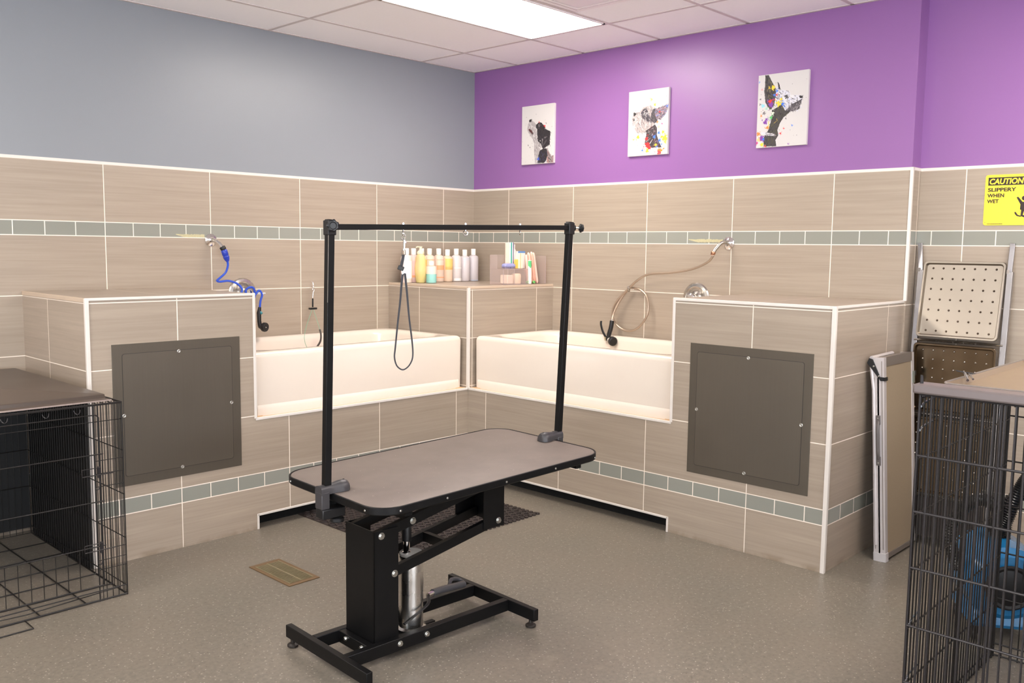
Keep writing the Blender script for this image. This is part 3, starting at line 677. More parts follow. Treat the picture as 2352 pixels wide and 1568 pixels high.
dr = empty('floor_register', 'brass coloured floor register grille set in the vinyl floor', 'floor vent', (-2.599, -1.461, 0))
b = MB()
for q in ((-0.08, -0.17, 0.08, -0.145), (-0.08, 0.145, 0.08, 0.17), (-0.08, -0.145, -0.062, 0.145), (0.062, -0.145, 0.08, 0.145)): b.box(q[0], q[1], 0.0, q[2], q[3], 0.004)
b.build('frame', BRASS, dr, smooth=False, bevel=0.001)
b = MB(); b.box(-0.062, -0.145, 0.0002, 0.062, 0.145, 0.0008); b.build('dark_backing', mat('register_void', (40, 32, 22), 0.8), dr, smooth=False)
b = MB()
for i in range(25):
    y = -0.139+i*0.278/24; b.box(-0.060, y-0.0026, 0.001, 0.060, y+0.0026, 0.0045)
b.box(-0.004, -0.145, 0.001, 0.004, 0.145, 0.0052); b.box(-0.0625, -0.146, 0.001, -0.058, 0.146, 0.0055); b.box(0.058, -0.146, 0.001, 0.0625, 0.146, 0.0055)
b.build('grille', BRASSL, dr, smooth=False)

# ================================================================== WIRE CRATES
def wires(mb, segs, r, n=6):
    for p, q in segs: mb.cyl(p, q, r, n, cap=False)
CL = empty('dog_crate', 'black wire dog crate standing against the left pier', 'dog crate', (-3.215, -1.217, 0))
# local: x from -0.76 to 0, y from 0 (front) to 1.18, z up
CW, CDp, CH = 0.76, 1.165, 0.838
r1, r2 = 0.0026, 0.0017
b = MB(); S = []
for z in (0.006, 0.045, CH-0.004): S += [((-CW, 0, z), (0, 0, z))]
S += [((0, 0, 0), (0, 0, CH)), ((-CW, 0, 0), (-CW, 0, CH)), ((-0.115, 0, 0), (-0.115, 0, CH))]
wires(b, S, r1)
V = [-0.012, -0.036, -0.060, -0.085, -0.10]
wires(b, [((x, 0.001, 0), (x, 0.001, CH)) for x in V] + [((-0.115, 0.002, z), (0, 0.002, z)) for z in (0.765, 0.60, 0.545, 0.49, 0.345, 0.22, 0.175, 0.135)], r2)
wires(b, [((-CW, 0.002, 0.765), (0, 0.002, 0.765))], r2)
b.build('front_panel', WIRE, CL)
b = MB(); S = []
dx0, dx1, dz0, dz1 = -CW+0.05, -0.098, 0.07, 0.795
S = [((dx0, -0.006, dz0), (dx1, -0.006, dz0)), ((dx0, -0.006, dz1), (dx1-0.012, -0.006, dz1)), ((dx1, -0.006, dz0), (dx1, -0.006, dz1-0.012)), ((dx0, -0.006, dz0), (dx0, -0.006, dz1)), ((dx1-0.012, -0.006, dz1), (dx1, -0.006, dz1-0.012))]
for z in (0.63, 0.43, 0.24): S.append(((dx0, -0.008, z), (dx1+0.012, -0.008, z)))
wires(b, S, r1)
wires(b, [((dx0+0.047*i, -0.004, dz0), (dx0+0.047*i, -0.004, 0.24)) for i in range(1, 12)], r2)
dd = b.build('door', WIRE, CL)
for z in (0.545, 0.225):
    b = MB(); b.tube([(-0.175, -0.014, z+0.03), (-0.175, -0.014, z), (-0.05, -0.014, z)], 0.0024, 6); b.tube([(-0.175, -0.014, z+0.03), (-0.10, -0.014, z+0.03)], 0.0018, 6)
    b.tube(smooth_path([(-0.112, -0.014, z), (-0.105, -0.018, z-0.03), (-0.112, -0.018, z-0.06), (-0.125, -0.016, z-0.055)], 5), 0.002, 6)
    b.box(-0.112, -0.014, z-0.012, -0.098, -0.008, z+0.034); b.build('slide_latch', WIREG, dd)
for nm, x in (('side_panel', 0.0), ('side_panel', -CW)):
    b = MB(); S = [((x, 0, z), (x, CDp, z)) for z in (0.0, 0.04, CH)]
    wires(b, S, r1); wires(b, [((x, 0, z), (x, CDp, z)) for z in (0.63, 0.44, 0.25)], 0.0022)
    wires(b, [((x, 0.014+0.0295*i, 0.0), (x, 0.014+0.0295*i, CH)) for i in range(39)], r2)
    b.build(nm, WIRE, CL)
b = MB(); wires(b, [((-CW, CDp, z), (0, CDp, z)) for z in (0.0, 0.25, 0.44, 0.63, CH)] + [((0, CDp, 0), (0, CDp, CH)), ((-CW, CDp, 0), (-CW, CDp, CH))], r1)
wires(b, [((-CW+0.03*i, CDp, 0), (-CW+0.03*i, CDp, CH)) for i in range(1, 25)], r2); b.build('back_panel', WIRE, CL)
b = MB(); wires(b, [((-CW, y, 0.004), (0, y, 0.004)) for y in (0, 0.16, 0.33, 0.52, 0.72, 0.94)] + [((-x, -0.0, 0.004), (-x, CDp, 0.004)) for x in (0, 0.17, 0.35, 0.52, CW)], r1)
wires(b, [((-0.62, -0.03, 0.004), (-0.62, -0.085, 0.004))], r1)
b.tube([(-0.41, -0.0, 0.004), (-0.41, -0.10, 0.004), (-0.64, -0.10, 0.004), (-0.64, -0.0, 0.004)], r1, 6)
b.tube([(-0.02, 0.03, 0.03), (-0.40, 0.015, 0.02), (-CW, 0.03, 0.03)], 0.0022, 6); b.build('bottom_grid', WIRE, CL)
b = MB(); wires(b, [((-CW, y, CH), (0, y, CH)) for y in (0, 0.3, 0.6, 0.9, CDp)], r1); wires(b, [((-0.03*i, 0, CH-0.004), (-0.03*i, CDp, CH-0.004)) for i in range(25)], r2)
b.build('top_panel', WIRE, CL)
COV = mat('black_crate_panel', (13, 13, 14), 0.6, var=0.2)  # plain black panels at the side and back of the crate
b = MB(); b.box(0.006, 0.408, 0.004, 0.012, CDp-0.01, CH-0.01); b.build('black_panel', COV, CL, smooth=False)
b = MB(); b.box(-CW, CDp+0.004, 0.03, 0.0, CDp+0.010, CH-0.01); b.build('black_panel', COV, CL, smooth=False)
for x in (-0.56, -0.45, -0.30, -0.18):
    b = MB(); b.tube(smooth_path([(x-0.013, 0.0, CH-0.015), (x-0.008, -0.004, CH-0.028), (x, -0.005, CH-0.032), (x+0.008, -0.004, CH-0.028), (x+0.013, 0, CH-0.015)], 3), 0.0018, 6)
    b.build('top_hook', WIREG, CL)
# brown plastic pan lying on the crate
ct_ = empty('crate_pan', 'dark brown crate pan lying upside down on the left wire crate', 'crate pan', (-3.60, -0.62, CH+0.0015))
PANB = mat('dark_brown_plastic_pan', (74, 63, 55), 0.34, var=0.015, vs_=2)
b = MB(); RR = lambda i, r, z: [(x, y, z) for x, y in rrect(-0.385+i, -0.555+i, 0.362-i, 0.575-i, r, 4)]
b.loft([RR(0.016, 0.010, 0.0), RR(0.0, 0.014, 0.001), RR(0.0, 0.014, 0.005), RR(0.010, 0.010, 0.006), RR(0.016, 0.010, 0.012), RR(0.018, 0.010, 0.026), RR(0.024, 0.008, 0.029)])
b.build('pan_body', PANB, ct_)
b = MB(); b.box(-0.385, -0.5565, 0.0005, 0.362, -0.553, 0.0062); b.build('pan_rim', mat('shiny_pan_rim', (160, 144, 136), 0.3), ct_, smooth=False)

# right crate, close to the camera
CR = empty('dog_crate', 'large black wire dog crate in the right foreground with blue dryers behind', 'dog crate', (-2.11, -4.062, 0))
# local: x 0..0.92 away from camera, y 0..-1.0
RW, RD, RH = 0.92, 1.00, 1.093
HZ = [0.05, 0.225, 0.40, 0.577, 0.746, 0.913, RH]
b = MB(); wires(b, [((0, 0, z), (0, -RD, z)) for z in HZ], 0.0038, 8); wires(b, [((0, -RD, 0), (0, -RD, RH)), ((0.0, -0.215, 0), (0.0, -0.215, RH)), ((0.0, -0.032, 0), (0.0, -0.032, RH))], 0.0040, 8)
wires(b, [((0.003, -0.0275*i-0.004, 0), (0.003, -0.0275*i-0.004, RH)) for i in range(1, 36)], 0.0030)
b.tube(smooth_path([(0, 0, 0.03), (0, 0, RH-0.02), (0.004, -0.006, RH-0.006), (0.01, -0.02, RH)], 4), 0.0036, 8)
b.build('front_panel', WIREG, CR)
b = MB(); wires(b, [((0, 0, z-0.012), (RW, 0, z-0.012)) for z in HZ], 0.0030, 6); wires(b, [((RW, 0, 0), (RW, 0, RH)), ((RW-0.02, 0, 0), (RW-0.02, 0, RH)), ((0.47, 0, 0), (0.47, 0, RH))], 0.0036, 8)
wires(b, [((0.012+0.0275*i, 0.0, 0), (0.012+0.0275*i, 0.0, RH)) for i in range(33)], 0.0028); b.build('side_panel', WIRE, CR)
b = MB(); wires(b, [((0, -RD, z-0.012), (RW, -RD, z-0.012)) for z in HZ], 0.0028, 6)
wires(b, [((0.012+0.0275*i, -RD, 0), (0.012+0.0275*i, -RD, RH)) for i in range(33)], 0.0028); b.build('side_panel', WIRE, CR)
b = MB(); wires(b, [((RW, 0, z), (RW, -RD, z)) for z in HZ], 0.0030, 6); wires(b, [((RW, -0.0275*i, 0), (RW, -0.0275*i, RH)) for i in range(1, 36)], 0.0022); b.build('back_panel', WIRE, CR)
b = MB(); wires(b, [((x, 0, 0.006), (x, -RD, 0.006)) for x in (0.0, 0.2, 0.4, 0.6, RW)] + [((0, y, 0.006), (RW, y, 0.006)) for y in (0, -0.2, -0.4, -0.6, -0.8, -RD)], 0.003); b.build('bottom_grid', WIRE, CR)
b = MB(); wires(b, [((x, 0, RH), (x, -RD, RH)) for x in (0.22, 0.44, 0.66, RW)], 0.003); wires(b, [((0, -0.0275*i, RH-0.004), (RW, -0.0275*i, RH-0.004)) for i in range(36)], 0.0021); b.build('top_panel', WIRE, CR)
for z, l in ((RH-0.035, 0.13), (RH-0.105, 0.13), (0.40, 0.10), (0.225, 0.12)):
    b = MB(); b.tube([(0.0, -0.004, z), (0.05, 0.004, z+0.004), (l, 0.004, z+0.01)], 0.0034, 8); b.build('slide_bolt', mat('bright_worn_wire', (150, 158, 166), 0.25, 0.9), CR)
# lid board and tray on top of the right crate
b = MB(); b.box(-0.026, -1.02, 0, 0.045, 0.012, 0.028)
lb = b.build('crate_lid_rail', mat('grey_brown_lid_rail', (104, 94, 92), 0.4, var=0.08), None, bevel=0.006, loc=(-2.11, -4.06, RH+0.004))
tag(lb, 'thick grey brown rail along the front top of the right crate', 'lid rail')
tr = empty('crate_tray', 'shallow worn brown tray lying on top of the right crate', 'tray', (-1.55, -4.56, RH+0.005))
b = MB(); RR = lambda i, r, z: [(x, y, z) for x, y in rrect(-0.45+i, -0.50+i, 0.40-i, 0.475-i, r, 5)]
b.loft([RR(0.012, 0.02, 0.0), RR(0.0, 0.03, 0.016), RR(0.0, 0.03, 0.018), RR(0.004, 0.03, 0.018), RR(0.016, 0.02, 0.0035)])
b.build('tray_body', mat('worn_brown_tray', (128, 110, 90), 0.35, var=0.12, vs_=5), tr)
b = MB(); b.tube([(x, y, 0.0185) for x, y in rrect(-0.45, -0.50, 0.40, 0.475, 0.03, 5)], 0.0035, 6, closed=True); b.build('tray_rim', ALUG, tr)
# metal comb-like tool lying on the tray
tl = empty('grooming_rake', 'small metal grooming rake with dark bristles lying on the right crate top', 'grooming rake', (-1.93, -4.13, RH+0.033), 0.35)
b = MB(); b.tube([(-0.05, 0, 0.004), (0.10, 0, 0.006)], 0.004, 8); b.tube([(-0.02, -0.016, 0.004), (0.10, -0.012, 0.004)], 0.003, 8); b.build('handle', CHROME, tl)
b = MB()
for i in range(14): b.cyl((0.10+0.004*i, -0.02+0.003*i, 0.006), (0.155+0.004*i, -0.035+0.0045*i, 0.001), 0.0022, 5, 0.0008)
b.build('bristles', BLKP, tl)
hd = empty('clamp_handle', 'dark flat metal handle lying at the back of the right crate tray', 'handle', (-1.20, -4.15, RH+0.006))
b = MB(); b.loft([[(x, y, z) for y, z in ((-0.02, 0.018), (0.02, 0.018), (0.02, 0.018+h), (-0.02, 0.018+h))] for x, h in ((-0.01, 0.008), (0.03, 0.010))])
b.X = Matrix.Rotation(-0.9, 4, 'Z'); b.loft([[(x, y*s, z) for y, z in ((-0.024, 0.018), (0.024, 0.018), (0.02, 0.018+h), (-0.02, 0.018+h))] for x, h, s in ((0, 0.006, 0.3), (0.03, 0.010, 1), (0.07, 0.026, 1), (0.22, 0.026, 1))]); b.build('blade', DGP, hd, smooth=False, bevel=0.002)

# blue force dryers with hoses
DBL = mat('blue_dryer_shell', (30, 108, 158), 0.22, var=0.06, coat=0.4)
HOSE = mat('black_corrugated_hose', (20, 20, 21), 0.28, var=0.1)
def dryer(loc, rz, label):
    t = empty('force_dryer', label, 'dryer', loc, rz)
    b = MB(); b.lathe([(0.07, -0.165), (0.115, -0.16), (0.145, -0.13), (0.152, -0.06), (0.155, 0.06), (0.148, 0.13), (0.12, 0.16), (0.08, 0.168)], (0, 0, 0.235), (1, 0, 0), 36); b.build('shell', DBL, t)
    b = MB(); b.loft([[(x, y, z) for x, y in rrect(-0.14+i, -0.12+i, 0.14-i, 0.12-i, 0.03, 4)] for i, z in ((0, 0.062), (-0.006, 0.075), (0.0, 0.10), (0.012, 0.13))]); b.build('base', DBL, t)
    b = MB(); b.lathe([(0.085, 0), (0.088, 0.008), (0.08, 0.014), (0.07, 0.010), (0.05, 0.016), (0.02, 0.018)], (-0.168, 0, 0.235), (-1, 0, 0), 28); b.build('intake_grille', BLKP, t)
    for y in (-0.10, 0.10):
        for x in (-0.12, 0.12):
            b = MB(); b.lathe([(0.022, -0.010), (0.028, -0.006), (0.028, 0.006), (0.022, 0.010)], (x, y, 0.028), (0.4, 1, 0), 16); b.box(x-0.008, y-0.014, 0.028, x+0.008, y+0.014, 0.064); b.build('caster', BLKP, t)
    return t
def hose(mb, pts, r0=0.026):
    pts = smooth_path(pts, 26); N = len(pts)
    mb.tube(pts, [r0*(1.0 if i % 2 else 0.82) for i in range(N)], 12)
t = dryer((-0.93, -3.985, 0), 0.55, 'blue canister force dryer with black coiled hose behind the right crate')
b = MB(); b.X = Matrix.Rotation(-0.55, 4, 'Z')
hose(b, [(-0.13, 0.10, 0.26), (-0.17, 0.13, 0.40), (-0.12, 0.10, 0.50), (-0.04, 0.05, 0.53), (0.02, -0.01, 0.46), (0.0, -0.02, 0.38)])
hose(b, [(-0.02, 0.0, 0.38), (-0.01, -0.03, 0.46), (0.02, -0.06, 0.58), (0.07, -0.10, 0.64), (0.14, -0.20, 0.62), (0.20, -0.30, 0.66)])
hose(b, [(-0.03, 0.02, 0.40), (0.02, -0.02, 0.52), (0.08, -0.13, 0.60), (0.12, -0.24, 0.74), (0.16, -0.34, 0.82)])
b.build('hose', HOSE, t)
t = dryer((-0.62, -4.45, 0), 0.3, 'second blue dryer at the right frame edge seen through crate wires')
b = MB(); hose(b, [(-0.16, 0.14, 0.36), (-0.18, 0.15, 0.50), (-0.10, 0.06, 0.60), (0.0, -0.02, 0.50), (-0.05, 0.0, 0.38)]); b.build('hose', HOSE, t)

# ================================================================== FOLDED TABLE AND RAMP AT THE RIGHT
FT = empty('folded_table', 'folded aluminium framed table leaning on the right pier side', 'folded table', (-0.46, -3.3505, 0), 0)
FT.rotation_euler = (math.radians(-3.55), 0, 0)
# local: x 0..0.39, y -0.0285..0.0285, z 0..1.0
FW, FH, th = 0.39, 1.0, 0.0285
b = MB(); b.box(0.03, -th+0.004, 0.03, FW-0.03, -th+0.012, FH-0.04); b.build('panel', BOARD, FT, smooth=False)
b = MB(); b.box(0, -th, 0.02, 0.030, th, FH-0.004); b.box(FW-0.03, -th, 0.02, FW, th, FH-0.004)
b.box(0.0, -0.004, 0.02, 0.0005, 0.004, 0.9); b.build('side_frame', ALU, FT, bevel=0.004)
b = MB(); b.box(0.03, -th, 0.012, FW-0.03, th*0.2, 0.036); b.build('end_frame', ALUG, FT, smooth=False)
b = MB(); b.box(0.03, -th, FH-0.046, FW-0.03, th*0.2, FH-0.002); b.build('end_frame', ALUG, FT, smooth=False)
b = MB(); b.box(0.012, th*0.3, 0.05, FW-0.012, th-0.004, FH-0.03); b.build('second_leaf', ALUG, FT, smooth=False)
b = MB(); b.loft([[(x, y, z) for x, y in rrect(-0.003-i*0, -th-0.003, 0.035, th+0.003, 0.005, 3)] for i, z in ((0, 0.0), (0, 0.042))]); b.build('foot_cap', mat('grey_white_plastic', (190, 186, 186), 0.5), FT)
b = MB(); b.box(-0.0005, -0.02, 0.06, 0.001, -0.016, FH-0.02); b.box(-0.0005, 0.018, 0.06, 0.001, 0.021, FH-0.1); b.build('frame_groove', ALUG, FT, smooth=False)
b = MB(); b.tube(smooth_path([(-0.002, 0.0, 0.50), (-0.012, 0.0, 0.53), (-0.014, 0.0, 0.60), (-0.012, 0.0, 0.66), (-0.002, 0.0, 0.69)], 6), 0.009, 10, flat=0.5)
for z in (0.495, 0.695): b.box(-0.006, -0.011, z-0.022, 0.0, 0.011, z+0.022)
b.build('carry_handle', mat('grey_plastic_handle', (96, 90, 88), 0.4), FT, bevel=0.002)
for z in (0.486, 0.704):
    b = MB(); b.lathe([(0.004, 0), (0.003, 0.002)], (-0.006, 0, z), (-1, 0, 0), 10); b.build('screw', ZINC, FT)
b = MB(); poly = [(th+0.012, FH-0.006), (th+0.022, FH-0.03), (th+0.01, FH-0.045), (-0.014, FH-0.115), (-0.036, FH-0.115), (-0.036, FH-0.098), (-0.012, FH-0.096), (th-0.006, FH-0.012)]
b.prism(poly, lambda y, z, h: (h, y, z), -0.007, -0.001); b.box(-0.007, -th-0.006, FH-0.116, 0.034, -th-0.001, FH-0.098); b.build('corner_bracket', BLKP, FT, smooth=False, bevel=0.0015)
for y, z in ((0.018, FH-0.045), (-0.006, FH-0.092)):
    b = MB(); b.lathe([(0.0045, 0), (0.003, 0.002)], (-0.007, y, z), (-1, 0, 0), 10); b.build('screw', ZINC, FT)
b = MB(); b.tube([(0.006, th+0.004, FH-0.05), (0.006, th-0.006, FH-0.16), (0.006, th-0.01, 0.08)], 0.010, 8); b.tube([(0.01, th+0.006, FH-0.006), (FW-0.12, th+0.006, FH-0.002)], 0.010, 8); b.build('folded_leg', ALU, FT)
b = MB(); b.box(FW-0.026, -th-0.005, FH-0.16, FW-0.004, -th, FH-0.10); b.build('catch_plate', mat('pale_green_grey_plate', (134, 140, 132), 0.4, 0.4), FT, smooth=False)
b = MB(); b.box(FW-0.004, -th-0.007, FH-0.125, FW+0.012, -th+0.008, FH-0.10); b.build('catch', BLKP, FT, bevel=0.002)

# perforated stainless steps leaning against the recessed wall
RT = empty('folding_steps', 'stainless steel folding steps with perforated trays leaning on the recessed wall', 'steps', (-0.050, -3.485, 0.0))
tilt = math.atan2(0.137, 1.57)
M0 = Matrix.Rotation(tilt, 4, 'Y')     # local z runs up the rails towards the wall
LEN = math.hypot(0.137, 1.57)
for y, sg in ((0.205, 1), (-0.215, -1)):
    b = MB(); b.X = M0; b.loft([[(x, yy, z) for x, yy in ((-0.012, y-0.014), (0.014, y-0.014), (0.014, y+0.014), (-0.012, y+0.014))] for z in (0.0, LEN-0.16)])
    b.loft([[(dx-0.008, y-0.012+oy, z), (dx-0.008, y+0.012+oy, z), (dx+0.003, y+0.012+oy, z), (dx+0.003, y-0.012+oy, z)] for dx, oy, z in ((0.0, 0, LEN-0.19), (0.0, 0.003, LEN-0.15), (0.012, 0.018*(1 if sg > 0 else 0.2), LEN-0.045), (0.010, 0.02*(1 if sg > 0 else 0.2), LEN-0.02))])
    b.build('side_rail', mat('dull_chrome_rail', (168, 166, 168), 0.25, 1.0, var=0.12, vs_=10), RT, bevel=0.002)
    b = MB(); b.X = M0; b.box(-0.013, y-0.014+0.015, LEN-0.17, -0.009, y+0.014, LEN-0.15); b.build('rail_sleeve', CHROME, RT, smooth=False)
def perf_tray(z0, z1, yl, yr, rx, m, x0=-0.02):
    """tray face looks out of the wall (local -x)"""
    X = M0 @ Matrix.Translation((x0, 0, (z0+z1)/2)) @ Matrix.Rotation(rx, 4, 'Y')
    h = (z1-z0)/2
    b = MB(); b.X = X
    rg = lambda i, r, x: [(x, y, z) for y, z in rrect(yr+i, -h+i, yl-i, h-i, r, 4)]
    b.loft([rg(0.004, 0.018, 0.006), rg(0, 0.02, -0.006), rg(0.002, 0.02, -0.012), rg(0.010, 0.016, -0.012), rg(0.016, 0.012, 0.002), rg(0.024, 0.010, 0.0025)])
    t = b.build('step_tray', m, RT, ang=50)
    nc, nr = 7, 7
    for j in range(nr):
        for i in range(nc):
            y = yr+0.045+(yl-yr-0.09)*i/(nc-1); z = -h+0.035+(2*h-0.07)*j/(nr-1)
            b = MB(); b.X = X; b.lathe([(0.0056, 0), (0.0046, 0.0025), (0.0022, 0.0045)], (0.0025, y, z), (-1, 0, 0), 8); b.build('dimple', DIMP if m is STEEL else CHROMEW, t)
DIMP = mat('dark_steel_dimple', (96, 84, 74), 0.25, 1.0)
perf_tray(1.070, 1.462, 0.190, -0.198, 0.10, STEEL)
perf_tray(0.688, 1.042, 0.195, -0.198, -0.10, STEELD)
perf_tray(0.272, 0.665, 0.195, -0.185, -0.06, STEELD)
for z in (1.055, 0.675):
    b = MB(); b.X = M0; b.cyl((-0.01, -0.215, z), (-0.01, 0.205, z), 0.006, 8); b.build('cross_rod', CHROMEW, RT)
b = MB(); b.X = M0; b.box(0.0, -0.19, 0.05, 0.01, 0.18, 0.25); b.build('lower_sheet', mat('dark_lower_sheet', (60, 54, 52), 0.35, 0.8), RT, smooth=False)  # plain dark sheet between the rails below the lowest tray

# ================================================================== SHOWER FITTINGS ON THE WALLS
def escutcheon(b, c, n, r=0.037):
    b.lathe([(r, 0), (r, 0.003), (r*0.92, 0.007), (r*0.55, 0.012), (r*0.45, 0.016)], c, n, 28)
# left: arm with blue hose
sa = empty('shower_outlet', 'small chrome shower arm on the left wall with blue hose', 'shower arm', (-2.150, -0.001, 1.524))
b = MB(); escutcheon(b, (0, 0, 0), (0, -1, 0)); b.build('escutcheon', CHROME, sa)
b = MB(); b.tube(smooth_path([(0, 0, 0), (0.0, -0.035, 0.0), (0.012, -0.07, -0.015), (0.025, -0.10, -0.050)], 6), 0.0105, 12); b.build('pipe', CHROME, sa)
BLUEH = mat('blue_vinyl_hose', (40, 78, 190), 0.3, var=0.1)
bh = empty('water_hose', 'coiled blue water hose hanging from the left shower arm', 'hose', (-2.150, 0, 1.524))
def W3(u, v, z): return (u+2.150, v, z-1.524)
b = MB(); b.lathe([(0.015, 0), (0.017, 0.004), (0.017, 0.018), (0.015, 0.022)], W3(-2.130, -0.092, 1.487), (0.45, -0.25, -0.85), 16); b.build('black_connector', BLKP, bh)
b = MB(); b.lathe([(0.015, 0), (0.0185, 0.006), (0.0185, 0.03), (0.0165, 0.034), (0.0165, 0.04), (0.0185, 0.043), (0.016, 0.058), (0.009, 0.072)], W3(-2.121, -0.097, 1.469), (0.30, -0.05, -0.95), 18); b.build('hose_coupling', mat('blue_plastic_coupling', (36, 60, 168), 0.3), bh)
b = MB(); b.tube(smooth_path([W3(-2.101, -0.10, 1.405), W3(-2.096, -0.095, 1.375), W3(-2.106, -0.085, 1.335), W3(-2.135, -0.075, 1.305), W3(-2.153, -0.07, 1.288), W3(-2.135, -0.07, 1.281), W3(-2.085, -0.08, 1.285), W3(-2.035, -0.09, 1.268), W3(-2.01, -0.10, 1.235), W3(-2.02, -0.10, 1.19), W3(-1.985, -0.10, 1.16), W3(-1.93, -0.10, 1.18), W3(-1.93, -0.10, 1.235), W3(-1.96, -0.10, 1.245), W3(-1.985, -0.10, 1.225), W3(-1.97, -0.10, 1.19), W3(-1.93, -0.11, 1.20), W3(-1.905, -0.115, 1.225), W3(-1.888, -0.12, 1.20), W3(-1.90, -0.12, 1.16), W3(-1.905, -0.12, 1.12)], 8), 0.0065, 10); b.build('hose_tube', BLUEH, bh)
b = MB(); b.tube([W3(-1.905, -0.12, 1.125), W3(-1.911, -0.12, 1.09), W3(-1.910, -0.12, 1.04), W3(-1.905, -0.12, 1.01)], [0.009, 0.013, 0.012, 0.013], 12)
b.build('spray_handle', BLKP, bh)
b = MB(); b.tube([W3(-1.908, -0.122, 1.10), W3(-1.900, -0.135, 1.085)], 0.008, 10); b.build('teal_trigger', mat('teal_plastic', (30, 120, 132), 0.4), bh)
b = MB(); b.lathe([(0.012, -0.03), (0.018, -0.012), (0.028, 0.0), (0.029, 0.014), (0.026, 0.020), (0.020, 0.018), (0.012, 0.021), (0.006, 0.018)], W3(-1.888, -0.13, 1.004), (0.35, -0.93, -0.08), 24); b.build('spray_head', BLKP, bh)
b = MB(); b.lathe([(0.004, 0), (0.003, 0.002)], W3(-1.8812, -0.148, 1.0025), (0.35, -0.93, -0.08), 10); b.build('nozzle_tip', ZINC, bh)
def valve(loc, n, label, lever):
    t = empty('shower_valve', label, 'shower valve', loc); n = Vector(n)
    b = MB(); b.lathe([(0.092, 0.001), (0.092, 0.005), (0.086, 0.012), (0.070, 0.016), (0.060, 0.010), (0.040, 0.011), (0.030, 0.02), (0.026, 0.045), (0.020, 0.05)], (0, 0, 0), n, 40); b.build('escutcheon', CHROMEW, t)
    b = MB(); b.lathe([(0.030, 0.045), (0.032, 0.05), (0.030, 0.075), (0.022, 0.082), (0.0, 0.084)], (0, 0, 0), n, 28); b.build('handle_hub', CHROME, t)
    b = MB(); b.tube([n*0.066, n*0.070+Vector(lever)*0.5, n*0.075+Vector(lever)], [0.010, 0.008, 0.009], 12); b.build('lever', CHROME, t)
valve((-1.953, 0, 1.206), (0, -1, 0), 'round chrome shower valve behind the left pier with lever to the right', (0.11, 0, -0.004))
valve((0, -1.981, 1.208), (-1, 0, 0), 'round chrome shower valve on the right wall behind the right pier', (0, 0.03, -0.05))
# right: arm and looped metal hose
sb = empty('shower_outlet', 'chrome shower arm on the right wall feeding a metal hose', 'shower arm', (-0.001, -2.190, 1.541))
b = MB(); escutcheon(b, (0, 0, 0), (-1, 0, 0), 0.039); b.build('escutcheon', CHROME, sb)
b = MB(); b.tube(smooth_path([(0, 0, 0), (-0.035, 0.002, 0.004), (-0.06, 0.015, 0.0), (-0.085, 0.035, -0.035), (-0.095, 0.042, -0.055)], 6), 0.0105, 12); b.build('pipe', CHROMEW, sb)
b = MB(); b.lathe([(0.012, 0), (0.014, 0.003), (0.014, 0.012), (0.011, 0.018), (0.011, 0.024)], (-0.094, 0.041, -0.050), (-0.2, 0.35, -0.9), 12); b.build('copper_nut', mat('copper_nut', (190, 140, 112), 0.3, 1.0), sb)
mh = empty('shower_hose', 'looped braided metal shower hose with black spray gun above the right tub', 'hose', (0, -2.19, 1.54))
def W4(y, z, x=-0.06): return (x, y+2.19, z-1.54)
HOSEM = mat('champagne_braided_hose', (176, 158, 140), 0.35, 0.7, var=0.1, vs_=300)
b = MB(); hp = [W4(-2.148, 1.478, -0.098), W4(-2.140, 1.455, -0.10), W4(-2.10, 1.425, -0.09), W4(-1.99, 1.385, -0.07), W4(-1.83, 1.358, -0.06), W4(-1.66, 1.343, -0.055), W4(-1.57, 1.302, -0.05), W4(-1.495, 1.243, -0.045), W4(-1.415, 1.165, -0.05), W4(-1.380, 1.09, -0.055), W4(-1.405, 1.02, -0.06), W4(-1.465, 0.980, -0.06), W4(-1.53, 0.974, -0.06), W4(-1.60, 1.005, -0.06), W4(-1.652, 1.075, -0.055), W4(-1.660, 1.14, -0.05), W4(-1.635, 1.205, -0.04), W4(-1.585, 1.240, -0.035), W4(-1.53, 1.250, -0.03), W4(-1.49, 1.240, -0.035), W4(-1.435, 1.165, -0.05), W4(-1.41, 1.09, -0.075), W4(-1.41, 1.045, -0.095)]
b.tube(smooth_path(hp, 8), 0.0072, 10); b.build('hose_tube', HOSEM, mh)
b = MB(); b.tube([W4(-1.505, 1.255, -0.05), W4(-1.49, 1.232, -0.034)], 0.012, 8); b.tube([W4(-1.475, 1.235, -0.02), W4(-1.52, 1.24, -0.01)], 0.003, 6); b.build('wall_clip', CHROMEW, mh)
b = MB(); b.lathe([(0.009, 0), (0.009, 0.014)], W4(-1.411, 1.048, -0.097), (0, 0.03, -1), 12); b.build('ferrule', CHROME, mh)
b = MB(); b.tube(smooth_path([W4(-1.412, 1.034, -0.10), W4(-1.409, 0.99, -0.105), W4(-1.398, 0.945, -0.11), W4(-1.388, 0.905, -0.11)], 5), [0.012]*4+[0.0155, 0.013]*4+[0.0155]*3+[0.012], 12) if False else b.tube(smooth_path([W4(-1.412, 1.034, -0.10), W4(-1.409, 0.99, -0.105), W4(-1.398, 0.945, -0.11), W4(-1.388, 0.905, -0.11)], 5), 0.0145, 12); b.build('grip', BLKP, mh)
b = MB(); b.tube(smooth_path([W4(-1.335, 1.028, -0.115), W4(-1.338, 1.005, -0.12), W4(-1.352, 0.965, -0.12), W4(-1.368, 0.935, -0.115), W4(-1.378, 0.915, -0.11)], 5), 0.0085, 8, flat=0.6); b.build('trigger_lever', BLKP, mh)
b = MB(); b.lathe([(0.010, 0), (0.014, 0.02), (0.024, 0.045), (0.026, 0.052)], W4(-1.392, 0.912, -0.11), (-0.42, -0.9, -0.1), 16); b.build('spray_neck', mat('white_plastic_neck', (216, 210, 202), 0.4), mh)
